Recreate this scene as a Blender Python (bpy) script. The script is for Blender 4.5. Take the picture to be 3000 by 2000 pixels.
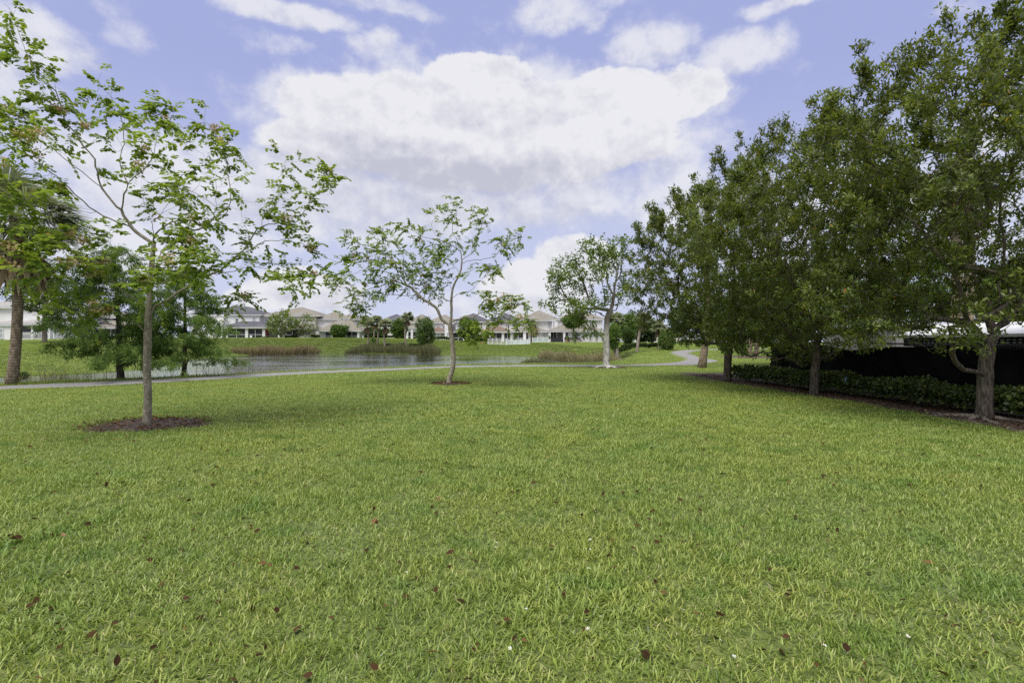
import bpy, math, random
import numpy as np
from mathutils import Vector

for o in list(bpy.data.objects):
    bpy.data.objects.remove(o)
scene = bpy.context.scene
C = scene.collection
R = math.radians
random.seed(7)
RNG = np.random.default_rng(11)

# ------------------------------------------------------------------ camera
EYE = 1.6
FP = 1500.0            # focal length in photo pixels (3000 px wide frame, 18 mm on 36 mm)
cam = bpy.data.cameras.new("camera")
cam.sensor_width = 36.0
cam.lens = 18.0
cam.clip_start = 0.05
cam.clip_end = 5000.0
camo = bpy.data.objects.new("camera", cam)
camo.location = (0, 0, EYE)
camo.rotation_euler = (R(90), 0, 0)
C.objects.link(camo)
scene.camera = camo

# ------------------------------------------------------------------ light
SUN_EL, SUN_AZ = 64.0, 212.0        # azimuth clockwise from +Y: behind the camera, to the left
sun = bpy.data.lights.new("sun", 'SUN')
sun.energy = 3.1
sun.angle = R(42)
sun.color = (1.0, 0.965, 0.90)
suno = bpy.data.objects.new("sun", sun)
sd = Vector((math.sin(R(SUN_AZ)) * math.cos(R(SUN_EL)), math.cos(R(SUN_AZ)) * math.cos(R(SUN_EL)), math.sin(R(SUN_EL))))
suno.rotation_euler = sd.to_track_quat('Z', 'Y').to_euler()
suno.location = (0, 0, 60)
C.objects.link(suno)
scene.view_settings.view_transform = 'Standard'
scene.view_settings.look = 'None'
scene.view_settings.exposure = 0.45
scene.view_settings.gamma = 1.0
scene.view_settings.use_curve_mapping = False
scene.cycles.max_bounces = 6
scene.cycles.diffuse_bounces = 3
scene.cycles.glossy_bounces = 2
scene.cycles.transmission_bounces = 4
scene.cycles.transparent_max_bounces = 8
scene.cycles.caustics_reflective = False
scene.cycles.caustics_refractive = False
scene.cycles.use_denoising = False


class NT:
    """small helper round a node tree"""
    def __init__(s, tree):
        s.t = tree

    def n(s, typ, **kw):
        nd = s.t.nodes.new(typ)
        for k, v in kw.items():
            setattr(nd, k, v)
        return nd

    def put(s, sock, v):
        if isinstance(v, bpy.types.NodeSocket):
            s.t.links.new(v, sock)
        else:
            sock.default_value = v

    def math(s, op, a, b=0.0, c=0.0, clamp=False):
        nd = s.n('ShaderNodeMath', operation=op, use_clamp=clamp)
        s.put(nd.inputs[0], a)
        s.put(nd.inputs[1], b)
        s.put(nd.inputs[2], c)
        return nd.outputs[0]

    def vmath(s, op, a, b=None, scale=None):
        nd = s.n('ShaderNodeVectorMath', operation=op)
        s.put(nd.inputs[0], a)
        if b is not None:
            s.put(nd.inputs[1], b)
        if scale is not None:
            s.put(nd.inputs['Scale'], scale)
        return nd.outputs['Value'] if op in ('LENGTH', 'DOT_PRODUCT', 'DISTANCE') else nd.outputs[0]

    def noise(s, vec, scale, detail=4.0, rough=0.55, out='Fac', dist=0.0):
        nd = s.n('ShaderNodeTexNoise')
        s.put(nd.inputs['Vector'], vec)
        nd.inputs['Scale'].default_value = scale
        nd.inputs['Detail'].default_value = detail
        nd.inputs['Roughness'].default_value = rough
        nd.inputs['Distortion'].default_value = dist
        return nd.outputs[out]

    def mix(s, f, a, b, mode='MIX'):
        nd = s.n('ShaderNodeMixRGB', blend_type=mode)
        s.put(nd.inputs[0], f)
        s.put(nd.inputs[1], a if isinstance(a, bpy.types.NodeSocket) else (*a[:3], 1))
        s.put(nd.inputs[2], b if isinstance(b, bpy.types.NodeSocket) else (*b[:3], 1))
        return nd.outputs[0]

    def smooth(s, v, a, b, lo=0.0, hi=1.0):
        nd = s.n('ShaderNodeMapRange', interpolation_type='SMOOTHSTEP')
        s.put(nd.inputs[0], v)
        nd.inputs[1].default_value = a
        nd.inputs[2].default_value = b
        nd.inputs[3].default_value = lo
        nd.inputs[4].default_value = hi
        return nd.outputs[0]

    def ramp(s, f, stops):
        nd = s.n('ShaderNodeValToRGB')
        s.put(nd.inputs[0], f)
        e = nd.color_ramp.elements
        while len(e) < len(stops):
            e.new(0.5)
        for el, (p, c) in zip(e, stops):
            el.position = p
            el.color = (*c[:3], 1)
        return nd.outputs[0]


# ------------------------------------------------------------------ world: sky with broken clouds
def build_world():
    w = bpy.data.worlds.new("World")
    scene.world = w
    w.use_nodes = True
    t = NT(w.node_tree)
    for nd in list(w.node_tree.nodes):
        w.node_tree.nodes.remove(nd)
    out = t.n('ShaderNodeOutputWorld')
    bg = t.n('ShaderNodeBackground')
    bg.inputs['Strength'].default_value = 0.1
    t.t.links.new(bg.outputs[0], out.inputs[0])
    sky = t.n('ShaderNodeTexSky')
    sky.sky_type = 'NISHITA'
    sky.sun_disc = False
    sky.sun_elevation = R(SUN_EL)
    sky.sun_rotation = R(SUN_AZ)
    sky.air_density = 1.0
    sky.dust_density = 1.5
    sky.ozone_density = 2.0
    tc = t.n('ShaderNodeTexCoord').outputs['Generated']
    sep = t.n('ShaderNodeSeparateXYZ')
    t.put(sep.inputs[0], tc)
    x, y, z = sep.outputs
    az = t.math('ARCTAN2', x, y)
    rad = t.math('SQRT', t.math('ADD', t.math('MULTIPLY', x, x), t.math('MULTIPLY', y, y)))
    v = t.math('DIVIDE', z, t.math('MAXIMUM', rad, 0.05))
    comb = t.n('ShaderNodeCombineXYZ')
    t.put(comb.inputs[0], az)
    t.put(comb.inputs[1], v)
    P0 = comb.outputs[0]
    # warp the cloud outlines
    n1 = t.noise(P0, 5.0, 6.0, 0.6, 'Color')
    off = t.vmath('SCALE', t.vmath('SUBTRACT', n1, (0.5, 0.5, 0.5)), scale=0.105)
    P = t.vmath('ADD', P0, off)

    def blob(px, py, rx, ry, wgt=1.0):
        sx, sy = (px - 1500) / FP, (1000 - py) / FP
        a = math.atan(sx)
        k = 1 / math.sqrt(1 + sx * sx)
        rxa, rya = rx / FP * k * k, ry / FP * k
        d = t.vmath('SUBTRACT', P, (a, sy * k, 0))
        d = t.vmath('MULTIPLY', d, (1 / rxa, 1 / rya, 0))
        l = t.vmath('LENGTH', d)
        return t.smooth(l, 0.35, 1.25, wgt, 0.0)

    solid = [(1350, 330, 430, 150), (1100, 320, 330, 120), (1000, 420, 260, 100), (1830, 285, 330, 115), (1960, 270, 200, 80), (1400, 215, 190, 85),
             (1350, 470, 460, 110), (1650, 420, 380, 120), (1560, 850, 190, 105),
             (1690, 760, 150, 70), (880, 850, 230, 75)]
    soft = [(560, 560, 470, 190, 1.0), (900, 560, 380, 150, 1.0), (1420, 330, 700, 230, .85), (980, 300, 330, 130, .8), (1950, 610, 260, 110, .85), (2080, 280, 130, 70, .7), (1250, 600, 760, 110, .95), (1100, 660, 500, 90, .8), (1500, 900, 420, 70, .6), (850, 900, 420, 80, .7), (1650, 560, 420, 110, .85), (130, 110, 230, 110, .85), (350, 60, 130, 90, .5), (60, 260, 200, 90, .6), (420, 470, 520, 130, .9),
            (820, 10, 330, 55, .9), (1160, 10, 200, 40, .6), (830, 115, 130, 55, .5), (1105, 130, 110, 75, .65),
            (1640, 35, 170, 75, .8), (1720, 5, 160, 40, .7), (1910, 120, 190, 110, .8), (2160, 150, 170, 90, .8),
            (2330, 5, 260, 40, .8), (1960, 470, 220, 130, .75), (2050, 400, 150, 110, .6), (1860, 560, 260, 80, .7),
            (790, 215, 80, 22, .45), (780, 330, 110, 70, .55), (1700, 180, 90, 35, .5), (700, 640, 500, 120, .75),
            (300, 700, 500, 200, .8), (2500, 620, 700, 300, .6), (2830, 30, 200, 60, .4)]
    m = None
    for b in solid:
        q = blob(*b)
        m = q if m is None else t.math('MAXIMUM', m, q)
    ms = None
    for b in soft:
        q = blob(*b)
        ms = q if ms is None else t.math('MAXIMUM', ms, q)
    fb = t.noise(P0, 11.0, 9.0, 0.62)
    fb2 = t.noise(t.vmath('MULTIPLY', P0, (1, 1.8, 1)), 3.2, 7.0, 0.6)
    dens = t.math('ADD', m, t.math('MULTIPLY', t.math('SUBTRACT', fb, 0.5), 1.0))
    a1 = t.smooth(dens, 0.22, 0.55)
    dens2 = t.math('ADD', t.math('MULTIPLY', ms, 0.95), t.math('MULTIPLY', t.math('SUBTRACT', fb, 0.5), 1.9))
    a2 = t.math('MULTIPLY', t.smooth(dens2, 0.15, 0.95), 0.84)
    # scattered clouds everywhere else in the sky (behind and above the camera)
    else_mask = t.smooth(t.math('ADD', t.math('ABSOLUTE', az), t.math('MULTIPLY', t.math('MAXIMUM', v, 0.0), 0.55)), 0.95, 1.3)
    plane = t.vmath('SCALE', tc, scale=2.3)
    fb3 = t.noise(plane, 1.0, 8.0, 0.6)
    a3 = t.math('MULTIPLY', t.smooth(fb3, 0.42, 0.62), else_mask)
    alpha = t.math('MAXIMUM', a1, t.math('MAXIMUM', a2, a3))
    # low haze near the horizon
    hz = t.smooth(v, 0.02, 0.50, 0.92, 0.0)
    # cloud brightness: lit tops, grey undersides
    dshift = t.noise(t.vmath('ADD', P0, (0.010, 0.022, 0)), 11.0, 9.0, 0.62)
    lit = t.math('MULTIPLY', t.math('SUBTRACT', fb, dshift), 2.6)
    grey = None
    for b in [(1300, 510, 520, 85, 1.0), (1150, 445, 330, 60, .75), (1250, 600, 520, 70, .55), (1700, 520, 330, 80, .55), (900, 640, 620, 60, .55),
              (1500, 650, 500, 55, .5), (1000, 880, 260, 40, .5), (1500, 900, 330, 50, .4), (1450, 350, 250, 50, .35), (200, 170, 250, 60, .4)]:
        q = blob(*b)
        grey = q if grey is None else t.math('MAXIMUM', grey, q)
    g = t.math('SUBTRACT', t.math('MULTIPLY', grey, 1.0), lit)
    g = t.math('ADD', g, t.math('MULTIPLY', t.math('SUBTRACT', fb2, 0.5), 0.75), clamp=True)
    white = (6.1, 6.12, 6.45)
    greyc = (4.0, 4.08, 4.85)
    ccol = t.mix(g, white, greyc)
    # clear sky: the Nishita sky, pulled to the photograph's periwinkle
    sk = t.mix(1.0, sky.outputs[0], (1.5, 1.1, 1.0), 'MULTIPLY')
    skc = t.mix(0.9, sk, (2.85, 3.25, 5.6))
    skc = t.mix(hz, skc, (4.6, 4.95, 6.35))
    fin = t.mix(alpha, skc, ccol)
    t.put(bg.inputs['Color'], fin)
    w.cycles.sampling_method = 'MANUAL'
    w.cycles.sample_map_resolution = 512


build_world()

# ------------------------------------------------------------------ materials
MATS = {}


def new_mat(name):
    m = bpy.data.materials.new(name)
    m.use_nodes = True
    t = NT(m.node_tree)
    b = m.node_tree.nodes['Principled BSDF']
    MATS[name] = m
    return m, t, b


def plain(name, col, rough=0.6, var=0.12, scale=4.0, bump=0.0, bscale=30.0, metal=0.0, spec=0.5):
    m, t, b = new_mat(name)
    pos = t.n('ShaderNodeTexCoord').outputs['Object']
    nz = t.noise(pos, scale, 5.0, 0.6)
    f = t.smooth(nz, 0.3, 0.7)
    c0 = tuple(c * (1 - var) for c in col)
    c1 = tuple(min(1, c * (1 + var)) for c in col)
    t.put(b.inputs['Base Color'], t.mix(f, c0, c1))
    b.inputs['Roughness'].default_value = rough
    b.inputs['Metallic'].default_value = metal
    b.inputs['Specular IOR Level'].default_value = spec
    if bump > 0:
        bp = t.n('ShaderNodeBump')
        bp.inputs['Strength'].default_value = bump
        bp.inputs['Distance'].default_value = 0.02
        t.put(bp.inputs['Height'], t.noise(pos, bscale, 5.0, 0.6))
        t.put(b.inputs['Normal'], bp.outputs[0])
    return m


def leafmat(name, stops, rough=0.5, trans=0.3, tcol=(0.25, 0.42, 0.05), spec=0.35):
    m, t, b = new_mat(name)
    at = t.n('ShaderNodeAttribute')
    at.attribute_name = 'tint'
    col = t.ramp(at.outputs['Fac'], stops)
    t.put(b.inputs['Base Color'], col)
    b.inputs['Roughness'].default_value = rough
    b.inputs['Specular IOR Level'].default_value = spec
    tr = t.n('ShaderNodeBsdfTranslucent')
    t.put(tr.inputs[0], t.mix(0.6, col, tcol))
    mx = t.n('ShaderNodeMixShader')
    mx.inputs[0].default_value = trans
    t.t.links.new(b.outputs[0], mx.inputs[1])
    t.t.links.new(tr.outputs[0], mx.inputs[2])
    out = [n for n in t.t.nodes if n.type == 'OUTPUT_MATERIAL'][0]
    t.t.links.new(mx.outputs[0], out.inputs[0])
    return m


def bark(name, c0, c1, scale=(14, 14, 4), rings=0.0, spots=None, bump=0.6, upper=None):
    m, t, b = new_mat(name)
    pos = t.n('ShaderNodeTexCoord').outputs['Object']
    p = t.vmath('MULTIPLY', pos, scale)
    nz = t.noise(p, 1.0, 6.0, 0.65)
    f = t.smooth(nz, 0.35, 0.68)
    col = t.mix(f, c0, c1)
    h = nz
    if rings > 0:
        sp = t.n('ShaderNodeSeparateXYZ')
        t.put(sp.inputs[0], pos)
        wv = t.math('SINE', t.math('MULTIPLY', t.math('ADD', sp.outputs[2], t.math('MULTIPLY', nz, 0.06)), rings))
        rf = t.smooth(wv, 0.3, 1.0)
        col = t.mix(t.math('MULTIPLY', rf, 0.45), col, tuple(c * 0.35 for c in c0))
        h = t.math('SUBTRACT', nz, t.math('MULTIPLY', rf, 0.5))
    if spots:
        ns = t.noise(pos, 38.0, 2.0, 0.5)
        nb = t.noise(pos, 3.0, 3.0, 0.5)
        sf = t.math('MULTIPLY', t.smooth(ns, 0.60, 0.66), t.smooth(nb, 0.42, 0.58))
        col = t.mix(sf, col, spots)
    if upper:      # whitewash and lichen end part way up, the limbs above are plain bark
        sp = t.n('ShaderNodeSeparateXYZ')
        t.put(sp.inputs[0], pos)
        zz = t.math('ADD', sp.outputs[2], t.math('MULTIPLY', nz, 1.2))
        col = t.mix(t.smooth(zz, upper[0], upper[1]), col, t.mix(f, tuple(c * 0.6 for c in upper[2]), tuple(c * 1.5 for c in upper[2])))
    t.put(b.inputs['Base Color'], col)
    b.inputs['Roughness'].default_value = 0.85
    b.inputs['Specular IOR Level'].default_value = 0.2
    bp = t.n('ShaderNodeBump')
    bp.inputs['Strength'].default_value = bump
    bp.inputs['Distance'].default_value = 0.02
    t.put(bp.inputs['Height'], h)
    t.put(b.inputs['Normal'], bp.outputs[0])
    return m


bark('bark_gold', (0.19, 0.16, 0.12), (0.37, 0.33, 0.26), (16, 16, 7), 0, (0.6, 0.58, 0.52))
bark('bark_dark', (0.05, 0.041, 0.032), (0.19, 0.16, 0.125), (26, 26, 5), 0, None, 0.9)
bark('bark_white', (0.36, 0.34, 0.29), (0.72, 0.70, 0.64), (7, 7, 3), 0, (0.16, 0.14, 0.11), 0.5, (2.6, 3.6, (0.20, 0.175, 0.14)))
bark('bark_grey', (0.12, 0.10, 0.08), (0.30, 0.26, 0.21), (18, 18, 4))
bark('bark_palm', (0.14, 0.105, 0.065), (0.33, 0.27, 0.20), (9, 9, 5), 62.0, None, 0.8)
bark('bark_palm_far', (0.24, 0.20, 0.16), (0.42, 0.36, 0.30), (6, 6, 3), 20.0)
bark('bark_cypress', (0.03, 0.024, 0.02), (0.085, 0.068, 0.055), (20, 20, 4))

leafmat('leaf_gold', [(0.0, (0.055, 0.095, 0.016)), (0.4, (0.140, 0.220, 0.030)), (0.8, (0.265, 0.355, 0.050)), (0.93, (0.36, 0.42, 0.07)), (0.97, (0.40, 0.25, 0.05)), (1.0, (0.38, 0.20, 0.04))], 0.45, 0.48, (0.42, 0.55, 0.05))
leafmat('leaf_dark', [(0.0, (0.026, 0.044, 0.008)), (0.45, (0.072, 0.108, 0.018)), (0.9, (0.215, 0.275, 0.045)), (0.985, (0.27, 0.31, 0.06)), (1.0, (0.46, 0.22, 0.04))], 0.38, 0.38, (0.34, 0.40, 0.05), 0.5)
leafmat('leaf_white', [(0.0, (0.05, 0.09, 0.016)), (0.5, (0.135, 0.205, 0.034)), (1.0, (0.26, 0.34, 0.06))], 0.42, 0.35, (0.3, 0.42, 0.05))
leafmat('leaf_cypress', [(0.0, (0.065, 0.120, 0.028)), (0.5, (0.160, 0.250, 0.055)), (0.9, (0.28, 0.37, 0.085)), (1.0, (0.32, 0.31, 0.10))], 0.55, 0.48, (0.30, 0.48, 0.08))
leafmat('leaf_palm', [(0.0, (0.11, 0.13, 0.065)), (0.5, (0.24, 0.27, 0.145)), (1.0, (0.38, 0.41, 0.24))], 0.42, 0.35, (0.35, 0.40, 0.16))
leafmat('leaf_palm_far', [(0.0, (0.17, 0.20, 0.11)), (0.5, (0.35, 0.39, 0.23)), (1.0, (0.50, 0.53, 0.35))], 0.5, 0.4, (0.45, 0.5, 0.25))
leafmat('leaf_dead', [(0.0, (0.13, 0.095, 0.05)), (0.6, (0.26, 0.20, 0.11)), (1.0, (0.38, 0.31, 0.18))], 0.8, 0.2, (0.4, 0.3, 0.15))
leafmat('leaf_golden_frond', [(0.0, (0.13, 0.12, 0.03)), (0.6, (0.28, 0.23, 0.06)), (1.0, (0.38, 0.32, 0.09))], 0.6, 0.2, (0.4, 0.3, 0.1))
leafmat('leaf_far', [(0.0, (0.025, 0.048, 0.014)), (0.5, (0.075, 0.130, 0.028)), (1.0, (0.19, 0.27, 0.055))], 0.5, 0.35)
leafmat('leaf_olive', [(0.0, (0.075, 0.11, 0.02)), (0.5, (0.18, 0.24, 0.045)), (1.0, (0.32, 0.38, 0.09))], 0.55, 0.3)
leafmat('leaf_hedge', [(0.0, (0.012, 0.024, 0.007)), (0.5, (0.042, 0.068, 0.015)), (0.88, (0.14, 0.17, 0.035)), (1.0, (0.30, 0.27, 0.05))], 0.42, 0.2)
leafmat('leaf_red', [(0.0, (0.10, 0.02, 0.02)), (1.0, (0.25, 0.06, 0.05))], 0.5, 0.2, (0.4, 0.1, 0.1))
leafmat('seed_tan', [(0.0, (0.34, 0.20, 0.07)), (0.5, (0.60, 0.46, 0.23)), (1.0, (0.80, 0.72, 0.52))], 0.7, 0.3, (0.6, 0.45, 0.2))
leafmat('leaf_litter', [(0.0, (0.030, 0.017, 0.009)), (0.6, (0.080, 0.042, 0.020)), (0.85, (0.20, 0.105, 0.048)), (1.0, (0.40, 0.29, 0.17))], 0.95, 0.1, (0.3, 0.12, 0.03), 0.08)
leafmat('reed_brown', [(0.0, (0.08, 0.075, 0.028)), (0.5, (0.20, 0.165, 0.075)), (1.0, (0.40, 0.32, 0.17))], 0.7, 0.2, (0.3, 0.25, 0.1))
leafmat('reed_green', [(0.0, (0.045, 0.055, 0.02)), (0.5, (0.105, 0.115, 0.042)), (1.0, (0.22, 0.20, 0.085))], 0.7, 0.2, (0.2, 0.25, 0.08))
leafmat('reed_pale', [(0.0, (0.10, 0.13, 0.04)), (0.5, (0.22, 0.20, 0.09)), (1.0, (0.40, 0.34, 0.19))], 0.7, 0.2, (0.4, 0.33, 0.15))
leafmat('petal', [(0.0, (0.75, 0.75, 0.72)), (0.9, (0.85, 0.85, 0.82)), (1.0, (0.7, 0.45, 0.02))], 0.6, 0.2, (0.8, 0.8, 0.75))


def grass_material():
    m, t, b = new_mat('grass')
    at = t.n('ShaderNodeAttribute')
    at.attribute_name = 'tint'
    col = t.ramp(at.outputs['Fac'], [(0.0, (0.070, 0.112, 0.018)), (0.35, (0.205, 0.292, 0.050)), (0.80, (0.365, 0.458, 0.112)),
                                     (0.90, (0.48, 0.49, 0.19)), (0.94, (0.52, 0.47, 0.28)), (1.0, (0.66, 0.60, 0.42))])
    pos = t.n('ShaderNodeNewGeometry').outputs['Position']
    n1 = t.noise(pos, 0.35, 4.0, 0.6)
    n2 = t.noise(pos, 1.7, 4.0, 0.6)
    col = t.mix(t.smooth(n1, 0.40, 0.62, 0.0, 0.65), col, (1.24, 1.10, 1.0), 'MULTIPLY')
    col = t.mix(t.smooth(n2, 0.50, 0.70, 0.0, 0.85), col, (0.52, 0.72, 0.55), 'MULTIPLY')
    n3 = t.noise(pos, 5.5, 3.0, 0.6)
    col = t.mix(t.smooth(n3, 0.45, 0.72, 0.0, 0.5), col, (1.3, 1.12, 1.1), 'MULTIPLY')
    t.put(b.inputs['Base Color'], col)
    b.inputs['Roughness'].default_value = 0.42
    b.inputs['Specular IOR Level'].default_value = 0.4
    tr = t.n('ShaderNodeBsdfTranslucent')
    t.put(tr.inputs[0], t.mix(0.5, col, (0.34, 0.46, 0.06)))
    mx = t.n('ShaderNodeMixShader')
    mx.inputs[0].default_value = 0.35
    t.t.links.new(b.outputs[0], mx.inputs[1])
    t.t.links.new(tr.outputs[0], mx.inputs[2])
    out = [n for n in t.t.nodes if n.type == 'OUTPUT_MATERIAL'][0]
    t.t.links.new(mx.outputs[0], out.inputs[0])


grass_material()


def ground_material():
    m, t, b = new_mat('soil')
    pos = t.n('ShaderNodeNewGeometry').outputs['Position']
    n1 = t.noise(pos, 12.0, 6.0, 0.7)
    n2 = t.noise(pos, 0.4, 4.0, 0.6)
    col = t.ramp(n1, [(0.3, (0.05, 0.07, 0.018)), (0.55, (0.12, 0.16, 0.035)), (0.75, (0.22, 0.25, 0.08))])
    col = t.mix(t.smooth(n2, 0.4, 0.65, 0.0, 0.5), col, (1.25, 1.1, 0.9), 'MULTIPLY')
    t.put(b.inputs['Base Color'], col)
    b.inputs['Roughness'].default_value = 0.9
    bp = t.n('ShaderNodeBump')
    bp.inputs['Strength'].default_value = 0.8
    bp.inputs['Distance'].default_value = 0.05
    t.put(bp.inputs['Height'], t.noise(pos, 9.0, 6.0, 0.7))
    t.put(b.inputs['Normal'], bp.outputs[0])


ground_material()


def mulch_material():
    m, t, b = new_mat('mulch')
    pos = t.n('ShaderNodeNewGeometry').outputs['Position']
    n1 = t.noise(pos, 38.0, 5.0, 0.75)
    n2 = t.noise(pos, 5.0, 3.0, 0.6)
    col = t.ramp(n1, [(0.33, (0.024, 0.018, 0.013)), (0.50, (0.095, 0.070, 0.050)), (0.66, (0.20, 0.155, 0.11)), (0.8, (0.42, 0.35, 0.26))])
    col = t.mix(t.smooth(n2, 0.4, 0.7, 0.0, 0.6), col, (0.5, 0.42, 0.38), 'MULTIPLY')
    t.put(b.inputs['Base Color'], col)
    b.inputs['Roughness'].default_value = 0.9
    bp = t.n('ShaderNodeBump')
    bp.inputs['Strength'].default_value = 1.0
    bp.inputs['Distance'].default_value = 0.03
    t.put(bp.inputs['Height'], n1)
    t.put(b.inputs['Normal'], bp.outputs[0])


mulch_material()


def path_material():
    m, t, b = new_mat('path')
    pos = t.n('ShaderNodeNewGeometry').outputs['Position']
    n1 = t.noise(pos, 60.0, 4.0, 0.7)
    n2 = t.noise(pos, 0.8, 5.0, 0.65)
    col = t.ramp(n1, [(0.3, (0.19, 0.182, 0.17)), (0.7, (0.30, 0.288, 0.275))])
    col = t.mix(t.smooth(n2, 0.42, 0.68, 0.0, 0.6), col, (0.70, 0.68, 0.64), 'MULTIPLY')
    t.put(b.inputs['Base Color'], col)
    b.inputs['Roughness'].default_value = 0.9
    bp = t.n('ShaderNodeBump')
    bp.inputs['Strength'].default_value = 0.4
    bp.inputs['Distance'].default_value = 0.01
    t.put(bp.inputs['Height'], n1)
    t.put(b.inputs['Normal'], bp.outputs[0])


path_material()


def water_material():
    m, t, b = new_mat('water')
    pos = t.n('ShaderNodeNewGeometry').outputs['Position']
    b.inputs['Base Color'].default_value = (0.022, 0.030, 0.022, 1)
    b.inputs['Roughness'].default_value = 0.07
    b.inputs['IOR'].default_value = 1.4
    b.inputs['Specular IOR Level'].default_value = 0.8
    p = t.vmath('MULTIPLY', pos, (0.6, 1.7, 1.0))
    h = t.math('ADD', t.noise(p, 1.3, 3.0, 0.55), t.math('MULTIPLY', t.noise(p, 4.5, 2.0, 0.5), 0.35))
    gust = t.smooth(t.noise(t.vmath('MULTIPLY', pos, (1.0, 1.6, 1.0)), 0.075, 3.0, 0.5), 0.36, 0.66, 0.25, 1.0)
    bp = t.n('ShaderNodeBump')
    t.put(bp.inputs['Strength'], gust)
    bp.inputs['Distance'].default_value = 0.075
    t.put(bp.inputs['Height'], h)
    t.put(b.inputs['Normal'], bp.outputs[0])
    gl = t.n('ShaderNodeBsdfGlossy')
    gl.inputs['Roughness'].default_value = 0.06
    gl.inputs['Color'].default_value = (0.95, 0.97, 1.0, 1)
    t.put(gl.inputs['Normal'], bp.outputs[0])
    fr = t.n('ShaderNodeFresnel')
    fr.inputs['IOR'].default_value = 3.0
    t.put(fr.inputs['Normal'], bp.outputs[0])
    mx = t.n('ShaderNodeMixShader')
    t.put(mx.inputs[0], fr.outputs[0])
    t.t.links.new(b.outputs[0], mx.inputs[1])
    t.t.links.new(gl.outputs[0], mx.inputs[2])
    out = [n for n in t.t.nodes if n.type == 'OUTPUT_MATERIAL'][0]
    t.t.links.new(mx.outputs[0], out.inputs[0])


water_material()


def roof_material(name, c0, c1, c2):
    m, t, b = new_mat(name)
    pos = t.n('ShaderNodeNewGeometry').outputs['Position']
    sp = t.n('ShaderNodeSeparateXYZ')
    t.put(sp.inputs[0], pos)
    n1 = t.noise(pos, 3.2, 4.0, 0.7)
    n2 = t.noise(pos, 0.35, 4.0, 0.6)
    col = t.mix(t.smooth(n1, 0.35, 0.65), c0, c1)
    col = t.mix(t.smooth(n2, 0.48, 0.68, 0, 0.7), col, c2)
    sx = t.math('ADD', sp.outputs[0], t.math('MULTIPLY', sp.outputs[1], 0.7))
    wv = t.math('SINE', t.math('MULTIPLY', sx, 19.0))
    wz = t.math('SINE', t.math('MULTIPLY', sp.outputs[2], 34.0))
    hh = t.math('ADD', t.math('MULTIPLY', wv, 0.5), t.math('MULTIPLY', wz, 0.35))
    col = t.mix(t.smooth(hh, -0.8, 0.1, 0.45, 0.0), col, tuple(c * 0.4 for c in c0))
    t.put(b.inputs['Base Color'], col)
    b.inputs['Roughness'].default_value = 0.8
    bp = t.n('ShaderNodeBump')
    bp.inputs['Strength'].default_value = 0.7
    bp.inputs['Distance'].default_value = 0.06
    t.put(bp.inputs['Height'], hh)
    t.put(b.inputs['Normal'], bp.outputs[0])


roof_material('roof_tan', (0.20, 0.178, 0.135), (0.275, 0.25, 0.20), (0.27, 0.268, 0.255))
roof_material('roof_grey', (0.07, 0.07, 0.08), (0.11, 0.11, 0.125), (0.14, 0.14, 0.15))
roof_material('roof_brown', (0.15, 0.10, 0.072), (0.22, 0.155, 0.115), (0.20, 0.165, 0.14))
roof_material('roof_pale', (0.30, 0.28, 0.27), (0.42, 0.40, 0.38), (0.36, 0.33, 0.30))
plain('stucco', (0.82, 0.81, 0.80), 0.85, 0.04, 0.6, 0.15, 14)
plain('stucco_warm', (0.68, 0.65, 0.61), 0.85, 0.04, 0.6, 0.15, 14)
plain('white_trim', (0.80, 0.80, 0.80), 0.5, 0.03)
plain('screen', (0.030, 0.031, 0.035), 0.35, 0.6, 0.9, 0, 30, 0, 0.4)
plain('pane', (0.10, 0.12, 0.14), 0.12, 0.5, 0.7, 0, 30, 0, 0.8)
plain('blind', (0.42, 0.45, 0.47), 0.3, 0.1, 2.0)
plain('glass_panel', (0.55, 0.62, 0.60), 0.2, 0.25, 0.5)
plain('door_dark', (0.06, 0.06, 0.065), 0.5, 0.2)
plain('recess_grey', (0.30, 0.29, 0.28), 0.8, 0.2, 0.8)
plain('paving', (0.45, 0.42, 0.39), 0.9, 0.15, 2.0)
plain('black_metal', (0.014, 0.014, 0.016), 0.45, 0.3)
plain('black_cushion', (0.028, 0.028, 0.03), 0.9, 0.3)
plain('stone', (0.36, 0.32, 0.28), 0.9, 0.3, 6.0, 0.6, 9)
plain('terracotta', (0.36, 0.18, 0.11), 0.8, 0.15)
plain('white_paint', (0.75, 0.75, 0.76), 0.35, 0.04)
plain('shed_white', (0.80, 0.80, 0.79), 0.6, 0.10, 0.6, 0.1, 3)
plain('shed_grey', (0.27, 0.265, 0.255), 0.8, 0.12, 0.5, 0.2, 6)
plain('car_dark', (0.03, 0.032, 0.036), 0.3, 0.1)
plain('car_orange', (0.75, 0.13, 0.03), 0.3, 0.05)
plain('tyre', (0.015, 0.015, 0.015), 0.9, 0.2)
plain('blue_cloth', (0.16, 0.28, 0.40), 0.8, 0.15, 30)
plain('asphalt', (0.08, 0.08, 0.082), 0.9, 0.2, 2.0)
plain('wire', (0.10, 0.10, 0.10), 0.5, 0.1, 5, 0, 5, 0.8)
plain('red_plastic', (0.45, 0.10, 0.10), 0.5, 0.1)
plain('chair_white', (0.72, 0.72, 0.72), 0.5, 0.05)


def fabric_material():
    m, t, b = new_mat('black_fabric')
    pos = t.n('ShaderNodeNewGeometry').outputs['Position']
    n = t.noise(pos, 1.2, 4.0, 0.6)
    t.put(b.inputs['Base Color'], t.mix(t.smooth(n, 0.3, 0.7), (0.0045, 0.0045, 0.005), (0.010, 0.010, 0.0105)))
    b.inputs['Roughness'].default_value = 0.9
    b.inputs['Specular IOR Level'].default_value = 0.06


fabric_material()


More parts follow.
